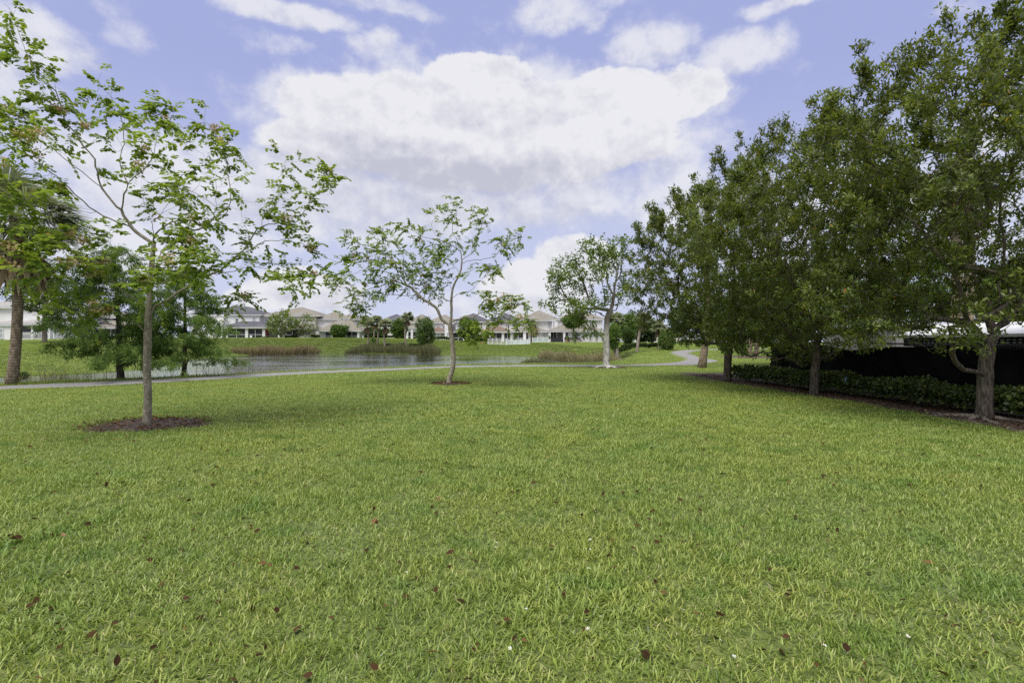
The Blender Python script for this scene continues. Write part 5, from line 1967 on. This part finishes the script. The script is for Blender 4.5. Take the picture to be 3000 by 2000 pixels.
def grill():
    d = 108.8
    x = PX(1661, d)
    z = Hs(x, d) + .12
    root = thing('barbecue_grill', 'black domed barbecue on the patio by the dark door', 'barbecue', (x, d, z))
    mb = MB()
    mb.box(x - .55, x + .55, d - .3, d + .3, z + .55, z + .8, .02)
    mb.build('firebox', 'black_metal', root)
    mb = MB()
    n = 12
    pts = [(math.cos(a) * .5, math.sin(a) * .42) for a in np.linspace(0, math.pi, n)]
    v = [(x + p[0], d - .3, z + .81 + p[1]) for p in pts] + [(x + p[0], d + .3, z + .81 + p[1]) for p in pts]
    f = [(k, k + 1, n + k + 1, n + k) for k in range(n - 1)] + [tuple(range(n))[::-1], tuple(range(n, 2 * n)), (0, n, 2 * n - 1, n - 1)]
    mb.add(v, f)
    mb.build('lid', 'black_metal', root)
    mb = MB()
    mb.box(x + .56, x + .95, d - .25, d + .25, z + .76, z + .81)
    mb.build('side_shelf', 'black_metal', root)
    for sx in (-1, 1):
        mb = MB()
        mb.box(x + sx * .45 - .04, x + sx * .45 + .04, d - .04, d + .04, z, z + .55)
        mb.build('leg', 'black_metal', root)


grill()


def planter(label, px, d, w, h, mat, pn, plant, seed, tm=0.5):
    x = PX(px, d)
    z = Hs(x, d) + 0.1
    root = thing('planter', label, 'planter', (x, d, z))
    mb = MB()
    if mat == 'stone':
        mb.box(x - w / 2, x + w / 2, d - .5, d + .5, z - .15, z + h)
        mb.box(x - w / 2 - .06, x + w / 2 + .06, d - .56, d + .56, z + h + .002, z + h + .1)
    else:
        mb.tube([(x, d, z), (x, d, z + h * .5), (x, d, z + h)], [w * .35, w * .45, w * .5], 12)
    mb.build('pot', mat, root)
    if plant:
        rng = np.random.default_rng(seed)
        n = 160
        P = np.array([x, d, z + h]) + rand_unit(n, rng) * np.array([w * .6, w * .6, plant * .5]) * rng.random((n, 1)) ** .5 + np.array([0, 0, plant * .5])
        leaf_object('foliage', pn, root, P, norm(rand_unit(n, rng) + np.array([0, 0, .6])), rand_unit(n, rng), np.full(n, .2), np.full(n, .09), np.clip(rng.normal(tm, .2, n), 0, 1))


planter('low stone block planter round the trunk of the patio tree', 1684, 107.7, 2.2, .5, 'stone', None, 0, 1)
planter('potted yellow green plant in front of the black barbecue', 1662, 108.0, .5, .45, 'terracotta', 'leaf_olive', .8, 2, .9)
planter('potted green plant at the left corner of the patio', 1609, 108.2, .5, .4, 'white_trim', 'leaf_far', 1.0, 3)


def patio_chair(label, px, d, z, mat='chair_white'):
    x = PX(px, d)
    root = thing('patio_chair', label, 'chair', (x, d, z), 'white patio chairs')
    for nm, bxs in (('seat', (x - .25, x + .25, d - .25, d + .25, z + .4, z + .45)), ('backrest', (x - .25, x + .25, d + .2, d + .25, z + .452, z + .9))):
        mb = MB()
        mb.box(*bxs)
        mb.build(nm, mat, root)
    for sx in (-.21, .21):
        for sy in (-.21, .21):
            mb = MB()
            mb.box(x + sx - .03, x + sx + .03, d + sy - .03, d + sy + .03, z, z + .398)
            mb.build('leg', mat, root)


z = Hs(PX(1577, 108.2), 108.2) + .1
patio_chair('white patio chair behind the pale fence, left of two', 1575, 108.2, z)
patio_chair('white patio chair behind the pale fence, right of two', 1584, 108.3, z)
z = Hs(PX(733, 120.6), 120.6)
patio_chair('white plastic chair on the grass before the dark roofed porch', 734, 121.0, z)

# utility boxes on the far lawn
for px, lab in ((1138, 'small dark flat topped box on the far bank, left of two'), (1180, 'small dark flat topped box on the far bank beside the tallest palm')):
    d = 108.5
    x = PX(px, d)
    z = Hs(x, d)
    mb = MB()
    mb.box(x - .38, x + .38, d - .3, d + .3, z - .1, z + .42)
    mb.box(x - .52, x + .52, d - .42, d + .42, z + .422, z + .56, .03)
    mb.box(x - .2, x + .2, d - .33, d - .302, z + .08, z + .36)
    single('utility_box', lab, 'box', mb, 'car_dark', (x, d, z), 'dark boxes on the far bank')

# frisbee like red toy on the far lawn
g = G(1413, 1006)
mb = MB()
mb.tube([(g[0], g[1], g[2]), (g[0], g[1], g[2] + .06), (g[0], g[1], g[2] + .12)], [.34, .38, .2], 14)
single('red_toy', 'small faded red toy lying on the far lawn left of the pool fence', 'toy', mb, 'red_plastic', g)


# parked vehicles
def car(label, px, d, length, h, mat, heading, seed, lampm='car_orange', name='parked_car'):
    x = PX(px, d)
    z = Hs(x, d) + .02
    root = thing(name, label, 'car', (x, d, z), 'cars parked on the far road')
    w = 1.8
    prof = [(-.5, .28), (-.5, .62), (-.46, .95), (-.30, 1.0), (-.22, h), (.20, h), (.36, 1.02), (.47, .92), (.5, .6), (.5, .28)]
    v = [(p[0] * length, -w / 2, p[1]) for p in prof] + [(p[0] * length, w / 2, p[1]) for p in prof]
    n = len(prof)
    f = [(k, (k + 1) % n, n + (k + 1) % n, n + k) for k in range(n)] + [tuple(range(n)), tuple(range(n, 2 * n))[::-1]]
    parts = [('body', mat, v, f)]
    for s in (-1, 1):
        y = s * (w / 2 + .006)
        parts.append(('side_window', 'pane', [(-.26 * length, y, 1.03), (.31 * length, y, 1.03), (.18 * length, y, h - .08), (-.20 * length, y, h - .08)], [(0, 1, 2, 3) if s < 0 else (3, 2, 1, 0)]))
    parts.append(('rear_window', 'pane', [(-.285 * length - .03, -.75, 1.08), (-.285 * length - .03, .75, 1.08), (-.235 * length - .02, .68, h - .1), (-.235 * length - .02, -.68, h - .1)], [(3, 2, 1, 0)]))
    for s in (-1, 1):
        a = MB()
        a.box(-.5 * length - .02, -.5 * length + .12, s * .7 - .16, s * .7 + .16, .66, .9)
        parts.append(('tail_lamp', lampm, a.v, a.f))
        for sx in (-.31, .31):
            a = MB()
            a.tube([(sx * length, s * (w / 2 - .18), .32), (sx * length, s * (w / 2 + .02), .32)], [.32, .32], 16)
            parts.append(('wheel', 'tyre', a.v, a.f))
    ca, sa = math.cos(heading), math.sin(heading)
    for nm, m_, vv, ff in parts:
        vv = [(x + p[0] * ca - p[1] * sa, d + p[0] * sa + p[1] * ca, z + p[2]) for p in vv]
        link(nm, mesh_from(nm, vv, ff), m_, root)


car('white vehicle parked far off between the leaning palm and the dark conifer', 1820, 108, 4.8, 1.85, 'white_paint', R(80), 1)
car('white car with an orange tail lamp behind the far clipped hedge', 2010, 112, 4.4, 1.5, 'white_paint', R(12), 2)
car('dark car parked beneath the far shade trees', 1893, 122, 4.4, 1.45, 'car_dark', R(0), 3)
slab('road', 1770, 2300, 112, 128, Hs(40, 118) + .03, 'asphalt')


# far white building right of the palms
house('distant white building with a flat pale roof behind the end of the lake', 135, 'roof_pale',
      [(1845, 1990, 0.5, 9, 968)], [(1835, 2000, 0, 9.5, 966, 952)], (), [(1905, 1908, 0.2, 968), (1925, 1928, 0.2, 968)], [(1868, 1876, 975, 990, .49, 1), (1950, 1958, 975, 990, .49, 1)])


# ------------------------------------------------------------------ black fabric fence on the right
def fabric_fence():
    root = thing('fabric_fence', 'black mesh fabric sagging on a chain link fence behind the hedge', 'fence', (10.95, 14, Hs(10.95, 14)))
    pts = [(11.05, 21.8), (11.0, 18), (10.98, 14), (11.0, 10), (11.1, 5.0)]
    P = resample(pts, 200)
    rng = np.random.default_rng(77)
    m = 26
    v, f = [], []
    s = np.r_[0, np.cumsum(np.linalg.norm(np.diff(P, axis=0), axis=1))]
    post_s = [0, 3.0, 6.0, 9.0, 12.0, 15.0]
    for i, p in enumerate(P):
        # drape: the top edge sags between ties, folds run diagonally
        ph = (s[i] % 3.0) / 3.0
        sag = 0.05 * math.sin(math.pi * ph) + (0.16 * math.exp(-((s[i] - 5.4) / 1.1) ** 2))
        top = 1.50 - sag
        for j in range(m):
            u = j / (m - 1)
            z = 0.05 + (top - 0.05) * u
            fold = 0.035 * math.sin(7 * s[i] + 6 * u) * (1 - u) * u * 2 + 0.05 * math.sin(3.1 * s[i] - 5 * u * u + 1) * (1 - u)
            fold *= 1.6
            fold += 0.11 * math.exp(-((s[i] - 7.2 - 0.9 * (1 - u)) / 0.16) ** 2) + 0.05 * math.exp(-((s[i] - 9.0 - 2.6 * (1 - u)) / 0.2) ** 2) + 0.05 * math.exp(-((s[i] - 12.5 - 2.2 * (1 - u)) / 0.22) ** 2)
            v.append((p[0] - 0.03 - fold, p[1], Hs(p[0], p[1]) + z))
    for i in range(len(P) - 1):
        for j in range(m - 1):
            a = i * m + j
            f.append((a, a + m, a + m + 1, a + 1))
    # a second sheet behind gives the cloth its thickness
    k = len(v)
    v += [(q[0] + 0.006, q[1], q[2]) for q in v[:k]]
    f += [tuple(reversed([c + k for c in q])) for q in f[:]]
    link('fabric', mesh_from('fabric', v, f, True), 'black_fabric', root)
    mb = MB()
    mb.tube([(p[0] + .03, p[1], Hs(p[0], p[1]) + 1.53) for p in P[::4]], [.02] * len(P[::4]), 6)
    mb.build('top_rail', 'wire', root, True)
    for q in np.arange(0, s[-1], 3.0):
        x, y = np.interp(q, s, P[:, 0]) + .04, np.interp(q, s, P[:, 1])
        mb = MB()
        z = Hs(x, y)
        mb.tube([(x, y, z - .2), (x, y, z + 1.58)], [.03, .03], 8)
        mb.tube([(x, y, z + 1.582), (x, y, z + 1.62)], [.035, .012], 8)
        mb.build('post', 'wire', root, True)
    # chain link showing above the sagging cloth
    mb = MB()
    q = 0.0
    while q < s[-1] - .06:
        x0, y0 = np.interp(q, s, P[:, 0]) + .02, np.interp(q, s, P[:, 1])
        x1, y1 = np.interp(q + .07, s, P[:, 0]) + .02, np.interp(q + .07, s, P[:, 1])
        z0 = Hs(x0, y0)
        for k in range(4):
            za = z0 + 1.2 + k * .09
            mb.tube([(x0, y0, za), (x1, y1, za + .09)], [.0022, .0022], 3, False)
            mb.tube([(x0, y0, za + .09), (x1, y1, za)], [.0022, .0022], 3, False)
        q += .07
    mb.build('chain_link', 'wire', root)


fabric_fence()


# white shed behind the fence
def shed():
    d0 = 14.5
    root = thing('equipment_shed', 'low white box shed with a dark louvred band behind the black fabric fence', 'shed', (15.5, 14, Hs(15.5, 14)))
    mb = MB()
    mb.box(13.2, 18.0, 9.0, 16.8, 0.0, 1.44)
    mb.build('louvre_base', 'black_metal', root)
    mb = MB()
    v = [(12.7, 8.6, 1.72), (18.4, 8.6, 1.72), (18.4, 17.2, 1.72), (12.7, 17.2, 1.72), (12.7, 8.6, 1.80), (14.4, 8.6, 2.16), (18.4, 8.6, 2.16), (12.7, 17.2, 1.80), (14.4, 17.2, 2.16), (18.4, 17.2, 2.16)]
    mb.add(v, [(0, 3, 2, 1), (0, 1, 6, 5, 4), (3, 7, 8, 9, 2), (0, 4, 7, 3), (4, 5, 8, 7), (5, 6, 9, 8), (1, 2, 9, 6)])
    mb.build('white_top', 'shed_white', root)
    mb = MB()
    mb.box(13.0, 18.2, 8.8, 17.0, 1.442, 1.718)
    mb.build('dark_band', 'screen', root)
    # slats of the dark band: pale slots
    mb = MB()
    for r_ in range(3):
        z = 1.48 + r_ * .075
        y = 9.2
        while y < 16.6:
            mb.box(12.975, 12.997, y, y + .07, z, z + .03)
            y += .16
    mb.build('louvre', 'shed_white', root)


shed()


def container():
    root = thing('grey_container', 'plain grey box building behind the fence between the second and third row trees', 'container', (16.5, 25, Hs(16.5, 25)))
    mb = MB()
    mb.box(14.4, 21, 19.2, 23.6, -.2, 2.2)
    mb.build('wall', 'shed_grey', root)
    mb = MB()
    mb.box(14.3, 21.1, 19.1, 23.7, 2.202, 2.28)
    mb.build('roof', 'shed_white', root)
    mb = MB()
    for k in range(13):
        mb.box(14.36, 14.398, 19.3 + k * .33, 19.4 + k * .33, 0, 2.1)
    mb.build('ribs', 'shed_grey', root)


container()

# blue rag in the hedge
g = Vector((9.55, 14.6, 0.52))
rng = np.random.default_rng(5)
mb = MB()
v, f = [], []
for i in range(7):
    for j in range(7):
        u, w = i / 6 - .5, j / 6 - .5
        v.append((g.x - .02 + .05 * math.sin(5 * u) + .02 * rng.normal(), g.y + u * .15 + .015 * rng.normal(), g.z + w * .16 - abs(u) * .1 + .02 * rng.normal()))
for i in range(6):
    for j in range(6):
        a = i * 7 + j
        f.append((a, a + 1, a + 8, a + 7))
k = len(v)
v += [(p[0] + .004, p[1], p[2]) for p in v]
f += [tuple(reversed([c + k for c in q])) for q in f[:]]
mb.add(v, f)
single('blue_rag', 'scrap of blue cloth caught in the clipped hedge', 'cloth', mb, 'blue_cloth', g)


# surface roots at the near fence tree
def roots(base, n, lmax, seed, mat, label):
    rng = np.random.default_rng(seed)
    mb = MB()
    for k in range(n):
        a = k / n * 6.28 + rng.uniform(-.3, .3)
        L = rng.uniform(.5, 1.0) * lmax
        pts = []
        for q in range(7):
            u = q / 6
            aa = a + .4 * math.sin(2.5 * u + k)
            x, y = base[0] + math.cos(aa) * (.14 + L * u), base[1] + math.sin(aa) * (.14 + L * u)
            pts.append((x, y, Hs(x, y) + .06 * (1 - u) ** 2 + .015))
        mb.tube(pts, np.linspace(.05, .015, 7), 7)
    return mb


ro = [o for o in bpy.data.objects if o.name.startswith('dense_broadleaf_tree') and o.get('label', '').startswith('nearest')][0]
roots(TR1, 9, 1.2, 9, 'bark_grey', '').build('surface_roots', 'bark_grey', ro, True)


# ------------------------------------------------------------------ lawn of real blades
def blade_patch(k, n, rad, h0, h1, w0, w1, flat=0.5, straw=0.07, tm=0.44):
    rng = np.random.default_rng(900 + k)
    r = rad * np.sqrt(rng.random(n))
    a = rng.uniform(0, 6.28, n)
    P = np.stack([r * np.cos(a), r * np.sin(a), np.full(n, -0.012)], 1)
    az = rng.uniform(0, 6.28, n)
    el = np.radians(rng.uniform(12, 78, n))
    hd = np.stack([np.cos(az), np.sin(az), np.zeros(n)], 1)
    L = rng.uniform(h0, h1, n)
    w = rng.uniform(w0, w1, n)
    isst = rng.random(n) < straw
    el = np.where(isst, np.radians(rng.uniform(5, 40, n)), el)
    w = np.where(isst, w * .55, w)
    tw = rng.uniform(-.6, .6, n)
    side = np.stack([-np.sin(az + tw), np.cos(az + tw), np.zeros(n)], 1)
    pts = [P]
    cur = P
    e = el.copy()
    for s in range(3):
        dirv = hd * np.cos(e)[:, None] + np.array([0, 0, 1.0]) * np.sin(e)[:, None]
        cur = cur + dirv * (L / 3)[:, None]
        pts.append(cur)
        e = e - rng.uniform(0.05, 0.55, n) * flat
    ws = [w * .8, w, w * .85, w * .12]
    q = []
    for s in range(3):
        A, B = pts[s], pts[s + 1]
        wa, wb = ws[s][:, None] * .5, ws[s + 1][:, None] * .5
        q.append(np.stack([A - side * wa, A + side * wa, B + side * wb, B - side * wb], 1))
    t = np.clip(rng.normal(tm, 0.24 if tm > .4 else .12, n), 0, 0.86)
    t = np.where(isst, rng.uniform(0.91, 1.0, n), t)
    me = quads_mesh('grass_tuft', np.concatenate(q), np.concatenate([np.clip(t - np.where(isst, 0, .24), 0, 1), t, np.where(isst, t, np.clip(t + .05, 0, .88))]))  # green blade bases tinted darker: shade deep in the turf put into the colour
    me.materials.append(MATS['grass'])
    return bpy.data.objects.new('grass_tuft', me)


def scatter(name, label, pts, rot, scl, protos, pick):
    """one lawn object whose points each carry a tuft of blades"""
    me = bpy.data.meshes.new(name)
    me.vertices.add(len(pts))
    me.vertices.foreach_set('co', np.ascontiguousarray(pts, np.float32).reshape(-1))
    a = me.attributes.new('rot', 'FLOAT_VECTOR', 'POINT')
    a.data.foreach_set('vector', np.ascontiguousarray(rot, np.float32).reshape(-1))
    a = me.attributes.new('scl', 'FLOAT_VECTOR', 'POINT')
    a.data.foreach_set('vector', np.ascontiguousarray(scl, np.float32).reshape(-1))
    a = me.attributes.new('pick', 'INT', 'POINT')
    a.data.foreach_set('value', np.ascontiguousarray(pick, np.int32))
    me.update()
    o = bpy.data.objects.new(name, me)
    C.objects.link(o)
    me.materials.append(MATS['grass'])
    ng = bpy.data.node_groups.new(name, 'GeometryNodeTree')
    ng.interface.new_socket('Geometry', in_out='INPUT', socket_type='NodeSocketGeometry')
    ng.interface.new_socket('Geometry', in_out='OUTPUT', socket_type='NodeSocketGeometry')
    t = NT(ng)
    gi, go = t.n('NodeGroupInput'), t.n('NodeGroupOutput')
    gg = t.n('GeometryNodeGeometryToInstance')
    for p in reversed(protos):
        oi = t.n('GeometryNodeObjectInfo')
        oi.inputs['Object'].default_value = p
        oi.transform_space = 'ORIGINAL'
        ng.links.new(oi.outputs['Geometry'], gg.inputs[0])
    ip = t.n('GeometryNodeInstanceOnPoints')
    ng.links.new(gi.outputs[0], ip.inputs['Points'])
    ng.links.new(gg.outputs[0], ip.inputs['Instance'])
    ip.inputs['Pick Instance'].default_value = True
    ni = t.n('GeometryNodeInputNamedAttribute', data_type='INT')
    ni.inputs['Name'].default_value = 'pick'
    ng.links.new(ni.outputs[0], ip.inputs['Instance Index'])
    for an, sock in (('rot', 'Rotation'), ('scl', 'Scale')):
        na = t.n('GeometryNodeInputNamedAttribute', data_type='FLOAT_VECTOR')
        na.inputs['Name'].default_value = an
        ng.links.new(na.outputs[0], ip.inputs[sock])
    ng.links.new(ip.outputs[0], go.inputs[0])
    md = o.modifiers.new('tufts', 'NODES')
    md.node_group = ng
    tag(o, label, 'grass', None, 'stuff')
    return o


def grass_points(x0, x1, y0, y1, sp, rng, cond):
    xs, ys = np.arange(x0, x1, sp), np.arange(y0, y1, sp)
    X, Y = np.meshgrid(xs, ys)
    X = X.ravel() + rng.uniform(-.5, .5, X.size) * sp
    Y = Y.ravel() + rng.uniform(-.5, .5, Y.size) * sp
    k = cond(X, Y)
    return X[k], Y[k]


def on_lawn(x, y, pad=0.0):
    ok = sdist(x, y) > 0.35
    ok &= ~in_poly(x, y, PATH_POLY)
    for c, rx, ry in RINGS:
        ok &= ((x - c[0]) / (rx * .9)) ** 2 + ((y - c[1]) / (ry * .9)) ** 2 > 1
    xl = np.interp(y, [4, 7, 9.4, 10.6, 13.5, 16.5, 20.2, 25.5], [9.0, 9.0, 9.0, 9.05, 8.9, 8.55, 8.25, 8.15])
    ok &= ~((y > 3.5) & (y < 25.6) & (x > xl + .03) & (x < 12.3))
    return ok


def build_lawn():
    rng = np.random.default_rng(31)
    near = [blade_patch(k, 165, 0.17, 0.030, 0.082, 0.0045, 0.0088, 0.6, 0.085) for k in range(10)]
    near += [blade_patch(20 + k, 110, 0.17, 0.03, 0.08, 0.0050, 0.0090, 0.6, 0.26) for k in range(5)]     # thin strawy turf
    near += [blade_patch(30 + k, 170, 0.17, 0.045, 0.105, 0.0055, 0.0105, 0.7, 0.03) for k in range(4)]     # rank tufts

    near += [blade_patch(50 + k, 120, 0.19, 0.018, 0.045, 0.010, 0.019, 0.9, 0.0, 0.24) for k in range(3)]     # broadleaf weeds

    def vis(m):
        return lambda x, y: (np.abs(x) < y * 1.06 + m) & on_lawn(x, y)
    a = grass_points(-11, 11, 1.6, 9, 0.15, rng, vis(1.2))
    b = grass_points(-24, 20, 9, 22, 0.19, rng, vis(1.5))
    c = grass_points(-42, 34, 22, 46, 0.27, rng, lambda x, y: vis(2)(x, y) & ((y < 38) | (x > 2)))
    x, y = np.concatenate([a[0], b[0], c[0]]), np.concatenate([a[1], b[1], c[1]])
    s = np.concatenate([np.full(len(a[0]), 1.0), np.full(len(b[0]), 1.25), np.full(len(c[0]), 1.8)]) * rng.uniform(.85, 1.15, len(x))
    sz = np.concatenate([np.full(len(a[0]), 1.0), np.full(len(b[0]), 1.0), np.full(len(c[0]), 1.1)]) * rng.uniform(.8, 1.2, len(x))
    ph = np.sin(x * 1.15 + 1.7 * np.sin(y * .8)) * np.sin(y * 1.3 + 1.2 * np.sin(x * .7)) + .55 * np.sin(x * 3.1 + y * 2.2) * np.sin(y * 3.7 - x)
    u = ph + rng.normal(0, .35, len(x))
    pk = np.where(u > 0.80, rng.integers(10, 15, len(x)), np.where(u < -0.80, rng.integers(15, 19, len(x)), rng.integers(0, 10, len(x))))
    sdv = sdist(x, y)
    sz *= np.where((sdv < 2.4) & (y > 16), 2.0, 1.0)
    wd = np.sin(x * 2.7 + 2.1 * np.sin(y * 1.9)) * np.sin(y * 2.9 + 1.6 * np.sin(x * 2.3)) + rng.normal(0, .16, len(x))
    pk = np.where(wd > 0.93, rng.integers(19, 22, len(x)), pk)
    # gentle patches of longer and shorter turf
    sz *= 0.88 + 0.24 * (np.sin(x * 1.9 + 1.3 * np.sin(y * 1.1)) * np.sin(y * 1.6 + x * .4) * .5 + .5)
    pts = np.stack([x, y, H(x, y)], 1)
    rot = np.stack([np.zeros(len(x)), np.zeros(len(x)), rng.uniform(0, 6.28, len(x))], 1)
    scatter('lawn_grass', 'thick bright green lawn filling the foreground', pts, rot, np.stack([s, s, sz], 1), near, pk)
    # far banks
    far = [blade_patch(40 + k, 150, 0.17, 0.045, 0.10, 0.006, 0.010, 0.6, 0.04) for k in range(5)]
    x, y = grass_points(-95, 60, 30, 128, 0.62, rng, lambda x, y: (np.abs(x) < y * 1.08 + 3) & on_lawn(x, y) & ((y > 37.9) | (x < -15)) & ((y > 45) | (x < 2)))
    s = rng.uniform(3.4, 4.4, len(x))
    pts = np.stack([x, y, H(x, y)], 1)
    rot = np.stack([np.zeros(len(x)), np.zeros(len(x)), rng.uniform(0, 6.28, len(x))], 1)
    scatter('bank_grass', 'mown green grass on the far banks of the lake', pts, rot, np.stack([s, s, rng.uniform(1.2, 1.8, len(x))], 1), far, rng.integers(0, 5, len(x)))


build_lawn()


# ------------------------------------------------------------------ fallen leaves, small white flowers
def fallen_leaves():
    rng = np.random.default_rng(55)
    n = 5200
    y = 2.2 + 24 * rng.random(n) ** 0.85
    x = rng.uniform(-1, 1, n) * (y * 1.02 + .5)
    # more litter towards the left tree
    w = np.clip(0.35 + 0.65 * np.exp(-((x + 4) / 6) ** 2), 0, 1)
    k = (rng.random(n) < w) & on_lawn(x, y)
    x, y = x[k], y[k]
    n = len(x)
    P = np.stack([x, y, H(x, y) + rng.uniform(0.02, 0.055, n)], 1)
    D = norm(np.stack([rng.normal(size=n), rng.normal(size=n), rng.normal(0, .35, n)], 1))
    N = norm(np.stack([rng.normal(0, .5, n), rng.normal(0, .5, n), np.ones(n)], 1))
    s = rng.uniform(.35, 1.2, n) ** 1.0
    V = leaf_quads(P, D, N, .06 * s, .032 * s, .5)
    t = rng.beta(1.2, 1.9, n)
    o = link('fallen_leaves', quads_mesh('fallen_leaves', V, np.concatenate([t, t])), 'leaf_litter')
    tag(o, 'brown dead leaves scattered over the lawn', 'fallen leaves', None, 'stuff')
    # litter on the mulch
    P_ = []
    for c, rx, ry in RINGS[:3]:
        m = 850
        a, r = rng.uniform(0, 6.28, m), np.sqrt(rng.random(m)) * 1.08
        P_.append(np.stack([c[0] + rx * r * np.cos(a), c[1] + ry * r * np.sin(a)], 1))
    m = 3800
    yy = rng.uniform(8.2, 24, m)
    xl = np.interp(yy, [4, 7, 9.4, 10.6, 13.5, 16.5, 20.2, 25.5], [9.0, 9.0, 9.0, 9.05, 8.9, 8.55, 8.25, 8.15])
    P_.append(np.stack([xl + .05 + rng.random(m) * 1.2, yy], 1))
    q = np.concatenate(P_)
    n = len(q)
    P = np.stack([q[:, 0], q[:, 1], H(q[:, 0], q[:, 1]) + rng.uniform(.035, .075, n)], 1)
    D = norm(np.stack([rng.normal(size=n), rng.normal(size=n), rng.normal(0, .25, n)], 1))
    N = norm(np.stack([rng.normal(0, .4, n), rng.normal(0, .4, n), np.ones(n)], 1))
    s = rng.uniform(.5, 1.2, n)
    t = rng.beta(1.5, 1.5, n)
    o = link('mulch_litter', quads_mesh('mulch_litter', leaf_quads(P, D, N, .07 * s, .03 * s), np.concatenate([t, t])), 'leaf_litter')
    tag(o, 'dry leaves and bark chips lying on the mulch', 'leaf litter', None, 'stuff')


fallen_leaves()


def flowers():
    rng = np.random.default_rng(66)
    # one flower, then copies
    n = 5
    V, T = [], []
    for k in range(n):
        a = k / n * 6.28
        d_ = np.array([math.cos(a), math.sin(a), .15])
        l_ = np.array([-math.sin(a), math.cos(a), 0])
        z = np.array([0, 0, .085])
        V.append([z, z + d_ * .010 + l_ * .005, z + d_ * .017, z + d_ * .010 - l_ * .005])
        T.append(.3)
    for k in range(6):
        a, b_ = k / 6 * 6.28, (k + 1) / 6 * 6.28
        c = .0045
        V.append([[0, 0, .089], [c * math.cos(a), c * math.sin(a), .087], [c * math.cos(b_), c * math.sin(b_), .087], [0, 0, .0895]])
        T.append(1.0)
    st = np.array([[-.001, 0, 0], [.001, 0, 0], [.001, 0, .086], [-.001, 0, .086]])
    me = quads_mesh('white_flower', np.array(V), np.array(T))
    me.materials.append(MATS['petal'])
    ms = mesh_from('stem', *(lambda m: (m.v, m.f))((lambda m: (m.tube([(0, 0, 0), (0, 0, .085)], [.001, .0008], 4), m)[1])(MB())))
    ms.materials.append(MATS['leaf_hedge'])
    spots = [(1732, 1604), (1737, 1597), (1730, 1630), (1665, 1675), (1543, 1817), (1727, 1867), (1729, 1880), (1730, 1808), (1764, 1845), (1972, 1907), (1988, 1820), (2092, 1917),
             (1448, 1613), (1455, 1628), (2640, 1890), (2655, 1905), (2725, 1902), (2390, 1935), (2405, 1925), (1500, 1920), (1720, 1690), (2870, 1870), (1180, 1700), (2140, 1960)]
    for i, (px, py) in enumerate(spots):
        g = G(px, py + 12)
        o = bpy.data.objects.new('white_flower', me)
        C.objects.link(o)
        o.location = g
        o.rotation_euler = (rng.normal(-.2, .25), rng.normal(0, .25), rng.uniform(0, 6.28))
        s_ = rng.uniform(.45, .75)
        o.scale = (s_, s_, 1)
        tag(o, 'tiny white daisy like flower with a yellow centre in the near grass', 'flower', 'white flowers in the lawn')
        s2 = bpy.data.objects.new('stem', ms)
        C.objects.link(s2)
        s2.parent = o


flowers()
